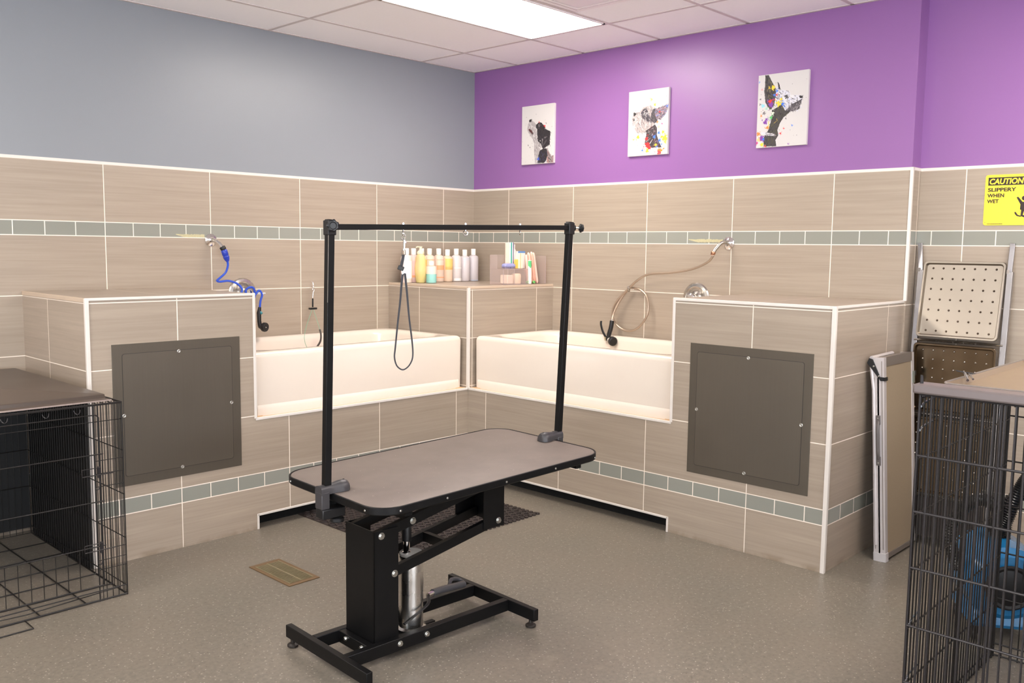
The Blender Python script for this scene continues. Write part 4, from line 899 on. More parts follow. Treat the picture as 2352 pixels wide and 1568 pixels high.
b = MB(); b.lathe([(0.022, 0), (0.030, 0.004), (0.030, 0.020), (0.024, 0.026), (0.010, 0.027)], W4(-1.438, 0.906, -0.131), (-0.42, -0.9, -0.1), 20); b.build('spray_head', BLKP, mh)
b = MB(); b.tube([W4(-1.372, 0.925, -0.118), W4(-1.380, 0.905, -0.122)], 0.006, 8); b.build('trigger_joint', BRASSL, mh)

# tie-out loop hanging on the left wall
wl_ = empty('tether_loop', 'thin green cord tether loop hanging on a hook above the left tub', 'tether', (-1.475, -0.0, 1.242))
def W5(x, z, y=-0.05):       # the loop swings clear of the wall towards its lower end
    y -= 0.12*min(1.0, max(0.0, (1.10-z)/0.20)); k = (4.98+y)/4.93
    return (-4.787+(x+4.787)*k+1.475, y, 1.5+(z-1.5)*k-1.242)
b = MB(); b.tube(smooth_path([W5(-1.49, 1.24, -0.001), W5(-1.488, 1.238, -0.03), W5(-1.482, 1.232, -0.045), W5(-1.474, 1.24, -0.05), W5(-1.478, 1.262, -0.048), W5(-1.486, 1.27, -0.04)], 5), 0.003, 8); b.build('wall_hook', CHROME, wl_)
b = MB(); b.tube([W5(-1.474+0.006*math.cos(a), 1.218+0.014*math.sin(a), -0.047) for a in [2*PI*i/14 for i in range(14)]], 0.0018, 6, closed=True); b.tube([W5(-1.475, 1.205, -0.047), W5(-1.481, 1.165, -0.047)], 0.0028, 6); b.build('snap_clip', CHROME, wl_)
b = MB(); b.tube([W5(-1.480, 1.160, -0.048), W5(-1.481, 1.105, -0.048)], 0.0055, 8); b.box(*W5(-1.500, 1.088, -0.054), *W5(-1.460, 1.102, -0.042)); b.build('cord_stopper', BLKP, wl_, bevel=0.001)
b = MB(); b.tube(smooth_path([W5(-1.486, 1.09), W5(-1.505, 1.045), W5(-1.530, 0.985), W5(-1.545, 0.93), W5(-1.545, 0.89), W5(-1.530, 0.85), W5(-1.505, 0.826), W5(-1.475, 0.83), W5(-1.45, 0.85)], 6), 0.0017, 6)
b.tube(smooth_path([W5(-1.476, 1.09), W5(-1.462, 1.05), W5(-1.44, 0.99), W5(-1.428, 0.95)], 6), 0.0017, 6); b.build('green_cord', mat('green_coated_cord', (120, 166, 138), 0.4), wl_)
b = MB(); b.tube(smooth_path([W5(-1.428, 0.955), W5(-1.420, 0.92), W5(-1.425, 0.88), W5(-1.45, 0.845)], 6), 0.0062, 10); b.build('rubber_sleeve', mat('dark_rubber_sleeve', (62, 54, 48), 0.5), wl_)

# dried adhesive marks on the accent band
ADH = mat('dried_yellow_adhesive', (186, 178, 142), 0.8, var=0.2, vs_=90, bump=0.4, bs=200)
def residue(mapf, L, H, seed, nm, label):
    rnd = random.Random(seed); b = MB(); n = 26
    top = [(i/n*L, H*(0.8+0.2*rnd.random()) if i > 6 else H*(0.95-0.02*i)) for i in range(n+1)]
    bot = [(i/n*L, H*0.12*rnd.random() if i > 6 else H*(0.72-0.09*i)) for i in range(n+1)]
    b.loft([[mapf(a, z, 0.0002) for a, z in top+bot[::-1]], [mapf(a, z, 0.0012) for a, z in top+bot[::-1]]])
    tag(b.build(nm, ADH, None, smooth=False), label, 'stain')
residue(lambda a, z, h: (-2.365+a, -h, 1.538+z), 0.175, 0.020, 3, 'adhesive_stain', 'streaky yellow adhesive smear left of the left shower arm')
residue(lambda a, z, h: (-h, -1.912-a, 1.545+z), 0.237, 0.022, 5, 'adhesive_strip', 'pale yellow strip of old adhesive beside the right shower arm')

# ================================================================== BOTTLES ON THE CORNER SHELF
def bottle(x, y, body, cap, h, r, label, name='shampoo_bottle', group='large shampoo bottles in a row on the corner shelf', bands=(), kind=0, rot=0):
    t = empty(name, label, 'bottle', (x, y, ZP+0.002), rot, group)
    b = MB()
    prof = [(r*0.92, 0), (r, 0.005), (r, h-0.022), (r*0.93, h-0.010), (r*0.62, h-0.002), (r*0.42, h+0.002), (r*0.40, h+0.008)]
    b.lathe(prof, n=28); b.build('bottle_body', body, t)
    b = MB()
    if kind == 0: b.lathe([(r*0.46, h+0.004), (r*0.46, h+0.044), (r*0.42, h+0.047)], n=20)
    b.build('cap', cap, t) if kind == 0 else b.bm.free()
    for z0, z1, m, nm in bands:
        b = MB(); a0, a1, k = -PI*0.86, PI*0.36, 18
        th = [a0+(a1-a0)*i/k for i in range(k+1)]
        in_ = [[((r+0.0004)*math.cos(a), (r+0.0004)*math.sin(a), z) for a in th] for z in (z0, z1)]
        b.loft(in_, False, False, closed=False)
        b.build(nm, m, t, fix=False)
    return t
CAPW = mat('white_bottle_cap', (246, 240, 232), 0.35, var=0.02)
bm_ = lambda n, c: mat(n, c, 0.3, var=0.03)
PK1, PK2, OR1, YO, BL1, BL2, BL3 = bm_('pale_pink_bottle', (238, 216, 206)), bm_('pink_bottle', (240, 206, 202)), bm_('peach_bottle', (234, 210, 192)), bm_('cream_orange_bottle', (240, 212, 186)), bm_('milky_blue_bottle', (222, 214, 212)), bm_('milky_lilac_bottle', (216, 208, 210)), bm_('lilac_bottle', (208, 202, 206))
lab = lambda n, c: mat(n, c, 0.45, var=0.03)
LO, LY, LW, LB, LP_ = lab('orange_label', (240, 172, 128)), lab('yellow_label', (246, 208, 120)), lab('white_label', (246, 242, 236)), lab('pale_blue_label', (196, 206, 222)), lab('pink_label', (244, 196, 200))
BX = [-0.772, -0.700, -0.618, -0.545, -0.457, -0.372, -0.285, -0.20, -0.112]
BY = -0.115; BH = 0.190; BR = 0.0385
bottle(BX[0], BY-0.02, PK1, CAPW, BH, BR, 'pale pink shampoo bottle at the left end of the shelf row', bands=((0.03, 0.15, LW, 'label'),))
bottle(BX[1], BY-0.01, PK2, CAPW, BH, BR, 'pink shampoo bottle second from the left end of the row', bands=((0.05, 0.15, LP_, 'label'), (0.035, 0.05, LO, 'label_stripe')))
bottle(BX[2], BY, YO, CAPW, BH, BR, 'cream shampoo bottle half hidden behind the yellow pump bottle', bands=((0.03, 0.16, LY, 'label'),))
bottle(BX[3], BY, OR1, CAPW, BH, BR, 'peach shampoo bottle behind the small aqua bottle', bands=((0.155, 0.159, LO, 'label_stripe'), (0.085, 0.09, LO, 'label_text_line')))
bottle(BX[4], BY, OR1, CAPW, BH, BR, 'peach shampoo bottle with orange block label in mid row', bands=((0.085, 0.118, LO, 'label'), (0.028, 0.036, LO, 'label_stripe'), (0.155, 0.158, LO, 'label_stripe')))
bottle(BX[5], BY, YO, CAPW, BH-0.006, BR, 'cream shampoo bottle with yellow orange label in mid row', bands=((0.085, 0.165, LY, 'label'), (0.09, 0.094, LO, 'label_text_line'), (0.100, 0.104, LO, 'label_text_line')))
bottle(BX[6], BY, BL1, CAPW, BH, BR, 'milky blue shampoo bottle third from the right end', bands=((0.094, 0.100, LW, 'label_text_line'), (0.004, 0.022, LW, 'label_stripe')))
bottle(BX[7], BY, BL2, CAPW, BH-0.006, BR, 'milky lilac shampoo bottle second from the right end', bands=((0.165, 0.168, LB, 'label_stripe'), (0.155, 0.157, LB, 'label_stripe')))
bottle(BX[8], BY, BL3, CAPW, BH, BR, 'lilac shampoo bottle at the right end against the corner', bands=((0.002, 0.008, LB, 'label_stripe'),))
# yellow pump bottle
YC, YL = clear('clear_yellow_plastic', (0.98, 0.93, 0.60), 0.35), mat('yellow_liquid', (214, 194, 84), 0.2, var=0.04)
t = empty('pump_bottle', 'tall clear pump bottle with yellow liquid at the bottom', 'bottle', (-0.712, -0.215, ZP+0.002))
b = MB(); b.lathe([(0.028, 0), (0.031, 0.004), (0.038, 0.06), (0.040, 0.10), (0.033, 0.17), (0.028, 0.19), (0.016, 0.204)], n=28); b.build('bottle_body', YC, t)
b = MB(); b.lathe([(0.026, 0.002), (0.029, 0.006), (0.0355, 0.06), (0.0358, 0.064), (0.0, 0.0645)], n=28); b.build('liquid', YL, t)
b = MB(); b.lathe([(0.022, 0.196), (0.025, 0.20), (0.025, 0.212), (0.015, 0.222), (0.008, 0.226), (0.008, 0.242), (0.012, 0.243), (0.012, 0.250)], n=20); b.tube([(0, 0, 0.246), (-0.018, 0.015, 0.247), (-0.024, 0.02, 0.242)], 0.0045, 8); b.build('pump_head', mat('cream_pump_head', (246, 232, 196), 0.35), t)
# aqua bottle
t = empty('spray_bottle', 'small clear bottle half filled with aqua liquid', 'bottle', (-0.655, -0.262, ZP+0.002))
b = MB(); b.lathe([(0.0345, 0.0), (0.0365, 0.004), (0.0365, 0.105), (0.033, 0.118), (0.018, 0.124)], n=28); b.build('bottle_body', clear('clear_milky_plastic', (0.97, 0.95, 0.93), 0.2), t)
b = MB(); b.lathe([(0.0335, 0.001), (0.0358, 0.005), (0.0358, 0.100*0.62), (0, 0.0622)], n=28); b.X = Matrix.Identity(4); b.build('aqua_liquid', mat('aqua_liquid', (132, 224, 216), 0.2, var=0.03), t)
b = MB(); b.lathe([(0.0372, 0.062), (0.0372, 0.114)], n=28); b.build('label', mat('cream_label', (240, 218, 202), 0.4), t, fix=True)
b = MB(); b.lathe([(0.017, 0.122), (0.017, 0.146), (0.015, 0.149)], n=20); b.build('cap', CAPW, t)

# ---- acrylic organiser and what stands in it
ACR = clear('tinted_clear_acrylic', (0.97, 0.93, 0.92), 0.09)
ACE = clear('acrylic_edge', (0.66, 0.55, 0.55), 0.6)
og = empty('acrylic_organiser', 'clear acrylic organiser box on the corner shelf', 'organiser', (-0.455, -0.765, ZP+0.0022))
OW, OD, OH = 0.425, 0.13, 0.105
def sheet(name, segs, m=ACR):
    b = MB()
    for s in segs: b.box(*s)
    return b.build(name, m, og, smooth=False)
e = 0.0022
sheet('lower_box', [(0, 0, 0, 0.24, e, OH), (0, 0, 0, e, OD, OH), (0.24-e, 0, 0, 0.24, OD, OH), (0, 0, 0, OW, OD, e)])
sheet('upper_tray_back', [(0, OD-e, OH, OW, OD, OH+0.095), (0, 0.06, OH, e, OD, OH+0.095), (OW-e, 0, 0, OW, OD, OH+0.09), (0, OD-e, 0, OW, OD, OH)])
sheet('shelf_plate', [(0, 0, OH-e, 0.24, OD, OH)])
sheet('acrylic_edges', [(0, -0.0004, OH-0.0022, 0.24, 0.0004, OH+0.0012), (0, -0.0004, 0, 0.24, 0.0004, 0.003), (-0.0006, -0.0004, 0, 0.002, 0.002, OH), (0.239, -0.0004, 0, 0.2415, 0.002, OH), (0.108, -0.0004, 0, 0.110, 0.002, OH), (OW-0.0018, -0.0004, 0, OW+0.0005, 0.002, OH+0.09)], ACE)
OX, OY, OZ = -0.455, -0.765, ZP+0.0045
b = MB(); b.box(0.115, 0.03, 0, 0.175, 0.10, 0.062); t = b.build('cotton_box', mat('cream_box', (240, 224, 206), 0.6), None, bevel=0.006, loc=(OX-0.045, OY, OZ)); tag(t, 'small cream box inside the acrylic organiser at left', 'box')
b = MB(); b.lathe([(0.032, 0), (0.034, 0.004), (0.034, 0.06), (0.030, 0.068), (0.022, 0.071)], n=24); t = b.build('gauze_roll', mat('cream_gauze', (240, 222, 196), 0.8), None, loc=(OX+0.187, OY+0.06, OZ)); tag(t, 'round cream gauze roll inside the acrylic organiser', 'roll')
# blue curry brush on top
t = empty('curry_brush', 'blue grey rubber curry brush on top of the organiser', 'brush', (OX+0.095, OY+0.045, ZP+OH+0.0045))
CB = mat('periwinkle_rubber', (150, 152, 196), 0.5)
b = MB(); b.loft([[(x, y, z) for x, y in rrect(-0.052+i, -0.022+i*0.6, 0.052-i, 0.022-i*0.6, 0.012, 5)] for i, z in ((0.006, 0.010), (0, 0.014), (0, 0.024), (0.006, 0.032), (0.016, 0.035))]); b.build('brush_body', CB, t)
b = MB()
for i in range(9):
    for j in range(4): b.cyl((-0.044+0.011*i, -0.017+0.0113*j, 0.012), (-0.044+0.011*i, -0.017+0.0113*j, 0.0), 0.0028, 6, 0.0018)
b.build('brush_teeth', mat('dark_periwinkle_rubber', (120, 118, 160), 0.5), t)
# cartons and tubes
def carton(x, y, z, wx, wy, h, m, name, label, cat, stripes=()):
    b = MB(); b.box(-wx/2, -wy/2, 0, wx/2, wy/2, h); t = b.build(name, m, None, bevel=0.001, loc=(x, y, z)); tag(t, label, cat)
    for x0, x1, z0, z1, mm in stripes:
        b = MB(); b.box(x0, -wy/2-0.0007, z0, x1, -wy/2-0.0002, z1); b.build('print', mm, t, smooth=False)
TEAL = mat('teal_print', (58, 168, 152), 0.5); NAVY = mat('navy_print', (84, 80, 120), 0.5); GRN = mat('green_print', (96, 200, 132), 0.5)
OZT = ZP+OH+0.0045
carton(OX+0.133, OY+0.095, OZT, 0.022, 0.02, 0.175, mat('cream_carton', (238, 216, 200), 0.5), 'toothpaste_carton', 'tall cream carton standing in the organiser', 'carton')
carton(OX+0.163, OY+0.09, OZT, 0.030, 0.025, 0.178, mat('white_blue_carton', (226, 228, 230), 0.5), 'medicine_carton', 'tall white carton with teal and navy stripes in the organiser', 'carton', ((-0.013, -0.002, 0.02, 0.177, TEAL), (0.007, 0.014, 0.03, 0.177, NAVY)))
b = MB(); b.lathe([(0.014, 0), (0.015, 0.004), (0.015, 0.105), (0.011, 0.125), (0.005, 0.135), (0.005, 0.165)], n=18); t = b.build('dropper_bottle', clear('clear_dropper_plastic', (0.92, 0.86, 0.84), 0.5), None, loc=(OX+0.192, OY+0.085, OZT)); tag(t, 'clear plastic dropper bottle behind the cartons', 'bottle')
carton(OX+0.180, OY+0.055, OZT, 0.020, 0.02, 0.062, mat('amber_carton', (238, 190, 90), 0.4), 'amber_bottle', 'small amber yellow bottle beside the blue brush', 'bottle')
carton(OX+0.205, OY+0.05, OZT, 0.028, 0.045, 0.105, mat('white_orange_carton', (244, 228, 210), 0.5), 'medicine_carton', 'white carton with orange edge in mid organiser', 'carton', ((-0.014, -0.009, 0, 0.105, mat('orange_print', (240, 184, 96), 0.5)),))
carton(OX+0.25, OY+0.085, OZT, 0.075, 0.03, 0.118, mat('white_blue_top_carton', (236, 228, 222), 0.5), 'wipes_box', 'white box with blue top at the back of the organiser', 'box', ((-0.036, 0.036, 0.106, 0.118, mat('mid_blue_print', (96, 140, 196), 0.5)),))
t = empty('ear_tube', 'white squeeze tube with green top standing before the organiser', 'tube', (OX+0.268, OY+0.008, ZP+0.0045))
b = MB(); b.loft([[(x*sx, y*sy, z) for x, y in [(math.cos(2*PI*i/20), math.sin(2*PI*i/20)) for i in range(20)]] for sx, sy, z in ((0.013, 0.013, 0.0), (0.0135, 0.0135, 0.02), (0.0145, 0.0135, 0.022), (0.0165, 0.008, 0.09), (0.0175, 0.0015, 0.163))]); b.build('tube_body', mat('white_tube', (250, 244, 232), 0.35), t)
b = MB(); b.loft([[(x*sx, y*sy, z) for x, y in [(math.cos(2*PI*i/20), math.sin(2*PI*i/20)) for i in range(20)]] for sx, sy, z in ((0.004, 0.0098, 0.108), (0.0168, 0.0075, 0.122), (0.0178, 0.0022, 0.158))]); b.build('green_print', mat('green_print', (96, 200, 132)), t)
# bundles of wrapped pink bath sticks
PKS = mat('pink_wrapper', (240, 180, 158), 0.3, var=0.12, vs_=60); PKT = mat('translucent_pink_wrapper', (246, 206, 190), 0.25, var=0.08, vs_=60)
k = 0
for x0, x1, y, h, m in ((0.30, 0.285, 0.05, 0.20, PKT), (0.318, 0.300, 0.035, 0.205, PKS), (0.333, 0.318, 0.06, 0.215, PKT), (0.352, 0.330, 0.04, 0.21, PKS), (0.368, 0.342, 0.055, 0.22, PKT), (0.388, 0.352, 0.045, 0.215, PKT), (0.345, 0.300, 0.09, 0.19, PKT)):
    b = MB(); p, q = Vector((x0, y, 0)), Vector((x1, y+0.01, h)); b.tube([p, p.lerp(q, 0.03), p.lerp(q, 0.1), p.lerp(q, 0.9), p.lerp(q, 0.97), q], [0.003, 0.008, 0.011, 0.0105, 0.009, 0.004], 10)
    t = b.build('wrapped_stick', m, None, loc=(OX, OY, OZ)); tag(t, 'pink wrapped disposable stick leaning in the organiser bundle', 'wrapped stick', 'pink wrapped sticks in the organiser')
for x, z, lb in ((0.252, 0.012, 'small green cap lying left of the white tube'), (0.318, 0.012, 'small green ringed cap lying right of the white tube')):
    b = MB(); b.lathe([(0.008, 0), (0.010, 0.003), (0.010, 0.014), (0.006, 0.016), (0.004, 0.010)], ax=(0, -1, 0), n=16); t = b.build('green_cap', mat('green_cap', (120, 196, 110), 0.35), None, loc=(OX+x, OY+0.022, OZ+0.0102)); tag(t, lb, 'cap')

# ================================================================== CANVASES ON THE PURPLE WALL
def art(seed, frame, polys, dabs, strokes):
    """paint into an array; all coordinates are given on a sheet whose corners are in frame"""
    NX, NY = 124, 164
    img = np.ones((NY, NX, 3))*np.array([0.80, 0.785, 0.775])
    (x0, yt0), (x1, yt1), (xb0, yb0), (xb1, yb1) = frame
    rnd = np.random.RandomState(seed)
    def uv(p):
        u = (p[0]-x0)/(x1-x0); top = yt0+(yt1-yt0)*u; bot = yb0+(yb1-yb0)*u
        return u*NX, (p[1]-top)/(bot-top)*NY
    gy, gx = np.mgrid[0:NY, 0:NX]; gx = gx+0.5; gy = gy+0.5
    def inside(P):
        r = np.zeros((NY, NX), bool); n = len(P)
        for i in range(n):
            (ax, ay), (bx, by) = P[i], P[i-1]
            if ay == by: continue
            c = ((ay > gy) != (by > gy)) & (gx < (bx-ax)*(gy-ay)/(by-ay)+ax); r ^= c
        return r
    def line(p, q, wd, col, a=1.0):
        p, q = np.array(p), np.array(q); d = q-p; L = max(1e-6, (d*d).sum())
        t = np.clip(((gx-p[0])*d[0]+(gy-p[1])*d[1])/L, 0, 1)
        dd = np.hypot(gx-p[0]-t*d[0], gy-p[1]-t*d[1]); m = np.clip(wd*(1-0.6*t)-dd+0.5, 0, 1)*a
        img[:] = img*(1-m[..., None])+np.array(col)*m[..., None]
    def dab(c, r, col, a=1.0, irr=0.3):
        ang = np.arctan2(gy-c[1], gx-c[0]); ph = rnd.rand(3)*6.28
        rr = r*(1+irr*np.sin(3*ang+ph[0])*0.6+irr*np.sin(5*ang+ph[1])*0.5+irr*np.sin(8*ang+ph[2])*0.4)
        m = np.clip(rr-np.hypot(gx-c[0], gy-c[1])+0.5, 0, 1)*a
        img[:] = img*(1-m[..., None])+np.array(col)*m[..., None]
    for P, col, fur, fc, dr_ in polys:
        Q = [uv(p) for p in P]; m = inside(Q)
        img[m] = img[m]*0.1+np.array(col)*0.9
        ys, xs = np.nonzero(m)
        if len(xs) == 0: continue
        for _ in range(fur):
            i = rnd.randint(len(xs)); an = math.radians(dr_+rnd.randn()*25); L = 3+rnd.rand()*6
            c = fc[rnd.randint(len(fc))]; line((xs[i], ys[i]), (xs[i]+math.cos(an)*L, ys[i]+math.sin(an)*L), 0.45+rnd.rand()*0.5, c, 0.75)
    s = NX/(x1-x0)
    for x, y, r, col in dabs:
        c = uv((x, y)); dab(c, r*s, col)
        for _ in range(5):
            a = rnd.rand()*6.28; d = r*s*(1.2+rnd.rand()*1.3); dab((c[0]+d*math.cos(a), c[1]+d*math.sin(a)), max(0.4, r*s*0.16*rnd.rand()*2), col)
    for p, q, wd, col in strokes: line(uv(p), uv(q), wd*s, col)
    for _ in range(26):
        dab((rnd.rand()*NX, (0.1+0.9*rnd.rand())*NY), 0.35+rnd.rand()*0.5, (0.35, 0.33, 0.35), 0.7)
    return img
def lin(a): return np.where(a <= 0.04045, a/12.92, ((a+0.055)/1.055)**2.4)
def canvas(yl, zt_, wd, ht, img, label, nm='canvas_print'):
    t = empty(nm, label, 'wall art', (0.009, yl-wd/2, zt_-ht/2), group='dog paintings on the purple wall')
    b = MB(); b.box(-0.019, -wd/2, -ht/2, -0.0002, wd/2, ht/2); b.build('stretched_canvas', mat('white_canvas_edge', (218, 212, 208), 0.7, var=0.02), t, smooth=False, bevel=0.0015)
    NY, NX = img.shape[:2]
    me = bpy.data.meshes.new('painting')
    ys = np.linspace(wd/2-0.001, -wd/2+0.001, NX+1); zs = np.linspace(ht/2-0.001, -ht/2+0.001, NY+1)
    V = [(-0.0194, y, z) for z in zs for y in ys]
    Fc = [(j*(NX+1)+i, (j+1)*(NX+1)+i, (j+1)*(NX+1)+i+1, j*(NX+1)+i+1) for j in range(NY) for i in range(NX)]
    me.from_pydata(V, [], Fc)
    ca = me.color_attributes.new('paint', 'FLOAT_COLOR', 'CORNER')
    px = lin(img.reshape(-1, 3)); px = np.repeat(px, 4, axis=0); px = np.concatenate([px, np.ones((len(px), 1))], 1).astype(np.float32)
    ca.data.foreach_set('color', px.ravel())
    q = NT('painted_canvas'); at = q.n('ShaderNodeAttribute', attribute_name='paint'); q.lk(at.outputs['Color'], q.b.inputs['Base Color']); q.b.inputs['Roughness'].default_value = 0.6
    me.materials.append(q.m); o = bpy.data.objects.new('painting', me); C.objects.link(o); o.parent = t
    return t
K, G1, G2, G3, WH = (0.10, 0.08, 0.09), (0.28, 0.25, 0.27), (0.48, 0.45, 0.46), (0.68, 0.65, 0.65), (0.88, 0.87, 0.86)
RED, YEL, BLU, PUR, ORG, GRNc, MAG, CYA = (0.82, 0.16, 0.18), (0.95, 0.80, 0.20), (0.25, 0.45, 0.85), (0.48, 0.22, 0.60), (0.92, 0.50, 0.22), (0.35, 0.72, 0.40), (0.78, 0.20, 0.50), (0.55, 0.80, 0.85)
img1 = art(1, ((108, 200), (850, 100), (108, 1462), (850, 1410)), [
    ([(300, 465), (400, 520), (445, 580), (450, 700), (470, 850), (540, 960), (560, 1080), (540, 1140), (480, 1420), (430, 1430), (400, 1150), (400, 1000), (370, 900), (290, 800), (230, 700), (240, 640), (258, 560)], (0.62, 0.59, 0.59), 170, [G3, G2, WH], 80),
    ([(440, 580), (500, 530), (560, 530), (620, 590), (680, 680), (760, 715), (775, 770), (765, 850), (760, 1000), (700, 1050), (620, 1110), (580, 1060), (550, 990), (490, 940), (470, 800), (470, 680), (440, 640)], K, 150, [K, K, G1, (0.2, 0.2, 0.25)], 75),
    ([(580, 880), (640, 830), (760, 800), (760, 1010), (690, 1050), (620, 1105), (585, 1060)], (0.16, 0.14, 0.15), 60, [K, G1, G2], 95),
    ([(540, 1140), (620, 1100), (690, 1100), (725, 1200), (690, 1350), (640, 1415), (490, 1420), (505, 1250)], K, 70, [K, G1, (0.2, 0.22, 0.4)], 85),
    ([(700, 1080), (800, 1270), (850, 1240), (850, 1405), (690, 1408), (715, 1250)], (0.50, 0.42, 0.42), 60, [K, G2, (0.8, 0.5, 0.45), G3], 70),
    ([(290, 665), (350, 715), (378, 770), (350, 787), (300, 735), (262, 690)], (0.30, 0.12, 0.12), 8, [K], 40),
    ([(300, 460), (335, 490), (325, 520), (275, 520), (275, 490)], K, 6, [K], 0)],
    [(510, 522, 10, RED), (640, 605, 16, RED), (500, 1330, 22, (0.25, 0.35, 0.75)), (515, 600, 16, G3), (518, 602, 8, K), (670, 550, 6, G1), (260, 1035, 6, G1), (305, 1078, 6, G1), (655, 655, 6, WH), (540, 930, 6, WH)],
    [((590, 890), (580, 1050), 5, G3), ((640, 860), (700, 840), 8, G2)])
img2 = art(2, ((97, 190), (915, 92), (88, 1475), (905, 1422)), [
    ([(205, 610), (330, 575), (400, 490), (560, 450), (650, 500), (660, 620), (660, 780), (560, 930), (430, 1000), (280, 1000), (190, 850), (170, 720)], (0.64, 0.60, 0.59), 330, [G1, G2, G3, WH, G3, (0.62, 0.55, 0.53)], 70),
    ([(345, 620), (400, 530), (450, 510), (500, 560), (540, 680), (620, 770), (560, 800), (470, 760), (390, 700)], (0.24, 0.22, 0.26), 80, [K, G1, G2, WH], 60),
    ([(600, 530), (680, 510), (740, 560), (700, 760), (640, 820), (600, 760), (560, 680)], (0.24, 0.22, 0.25), 80, [K, G1, G2], 75),
    ([(650, 530), (830, 455), (915, 440), (900, 540), (850, 650), (760, 745), (680, 720), (650, 640)], (0.52, 0.46, 0.50), 110, [K, G1, (0.8, 0.55, 0.58), G2, (0.4, 0.5, 0.75)], -25),
    ([(460, 960), (560, 900), (650, 830), (700, 900), (700, 1050), (745, 1180), (800, 1290), (560, 1300), (450, 1200), (480, 1050)], (0.19, 0.15, 0.17), 130, [K, K, G1, (0.75, 0.72, 0.72), (0.5, 0.15, 0.2)], 120)],
    [(225, 628, 26, K), (212, 745, 13, K), (438, 622, 26, G3), (438, 622, 17, (0.2, 0.24, 0.26)), (432, 615, 5, WH), (308, 1085, 28, YEL), (215, 1135, 12, YEL), (820, 985, 24, YEL), (860, 1110, 48, YEL), (790, 1085, 20, YEL), (735, 1000, 22, BLU), (755, 1150, 24, BLU), (645, 1080, 26, BLU), (800, 1228, 12, BLU), (505, 1240, 44, RED), (545, 1295, 34, RED), (490, 1115, 26, RED), (770, 1360, 40, ORG), (505, 1362, 28, YEL), (750, 1400, 36, (0.88, 0.3, 0.32)), (405, 1350, 16, BLU), (570, 335, 20, (0.94, 0.72, 0.45)), (640, 440, 18, YEL), (680, 1240, 20, YEL), (740, 580, 14, RED), (795, 815, 10, MAG), (705, 780, 14, ORG), (730, 880, 22, (0.95, 0.80, 0.6)), (870, 1180, 26, (0.95, 0.75, 0.35)), (640, 1370, 18, (0.92, 0.7, 0.7)), (890, 465, 20, (0.35, 0.45, 0.75)), (700, 1280, 14, BLU)],
    [((560, 1210), (610, 1130), 6, WH), ((480, 1180), (570, 1100), 5, G3), ((320, 580), (400, 490), 5, WH)])
img3 = art(3, ((108, 182), (1025, 72), (92, 1478), (1010, 1415)), [
    ([(440, 480), (560, 430), (690, 460), (720, 530), (860, 530), (935, 550), (925, 620), (870, 780), (800, 810), (650, 822), (600, 740), (480, 745), (430, 640)], (0.80, 0.80, 0.84), 200, [K, G1, G2, WH, WH, (0.7, 0.72, 0.85)], 60),
    ([(235, 170), (295, 168), (370, 300), (430, 400), (445, 520), (420, 700), (360, 790), (300, 740), (250, 640), (228, 480)], (0.19, 0.18, 0.17), 120, [K, K, G1, (0.6, 0.55, 0.3)], 70),
    ([(463, 285), (500, 330), (522, 420), (490, 420)], K, 6, [K], 70),
    ([(750, 690), (925, 595), (880, 780), (740, 822), (620, 812)], (0.27, 0.25, 0.27), 60, [K, G1, G2, G3], 140),
    ([(380, 800), (480, 745), (560, 690), (620, 800), (720, 825), (600, 930), (540, 1030), (500, 1150), (515, 1260), (470, 1330), (490, 1443), (260, 1450), (240, 1300), (330, 1150), (380, 950)], (0.17, 0.155, 0.15), 120, [K, K, G1, (0.3, 0.3, 0.15)], 100),
    ([(210, 1185), (440, 1222), (440, 1262), (300, 1250), (200, 1212)], (0.80, 0.80, 0.82), 20, [G2, WH], 10),
    ([(600, 540), (650, 520), (670, 570), (620, 600)], (0.15, 0.13, 0.14), 4, [K], 20), ([(860, 545), (935, 548), (925, 585), (885, 585)], K, 4, [K], 0)],
    [(510, 680, 42, YEL), (545, 600, 20, YEL), (390, 390, 32, YEL), (315, 400, 12, YEL), (345, 640, 34, RED), (360, 700, 42, PUR), (575, 688, 26, BLU), (460, 450, 20, BLU), (415, 525, 20, BLU), (458, 520, 16, RED), (265, 1015, 34, PUR), (285, 960, 20, PUR), (200, 1310, 44, PUR), (240, 1320, 20, BLU), (370, 930, 26, GRNc), (310, 1110, 26, ORG), (140, 1225, 30, ORG), (215, 1415, 28, YEL), (112, 1390, 26, MAG), (555, 1215, 14, RED), (610, 1125, 9, RED), (760, 1070, 10, BLU), (705, 1403, 9, PUR), (210, 720, 30, CYA), (180, 430, 12, (0.85, 0.55, 0.55)), (160, 600, 9, G1), (155, 690, 10, G1), (185, 900, 16, ORG), (280, 1445, 14, RED), (150, 1330, 30, (0.95, 0.75, 0.5)), (123, 296, 8, BLU), (640, 945, 8, G1), (235, 850, 26, G2), (280, 770, 20, (0.6, 0.8, 0.7)), (400, 850, 24, (0.85, 0.9, 0.8)), (625, 565, 6, WH)],
    [((470, 950), (490, 980), 3, YEL), ((430, 1030), (490, 980), 3, YEL), ((330, 1000), (330, 1120), 6, YEL), ((720, 545), (860, 560), 4, WH), ((250, 670), (330, 790), 4, WH)])
canvas(-0.500, 2.497, 0.305, 0.407, img1, 'canvas painting of a black and white dog with head raised, leftmost of three')
canvas(-1.438, 2.499, 0.305, 0.407, img2, 'canvas painting of a shaggy terrier with paint splashes, middle of three')
canvas(-2.350, 2.493, 0.305, 0.407, img3, 'canvas painting of a sharp eared black dog facing right, rightmost of three')

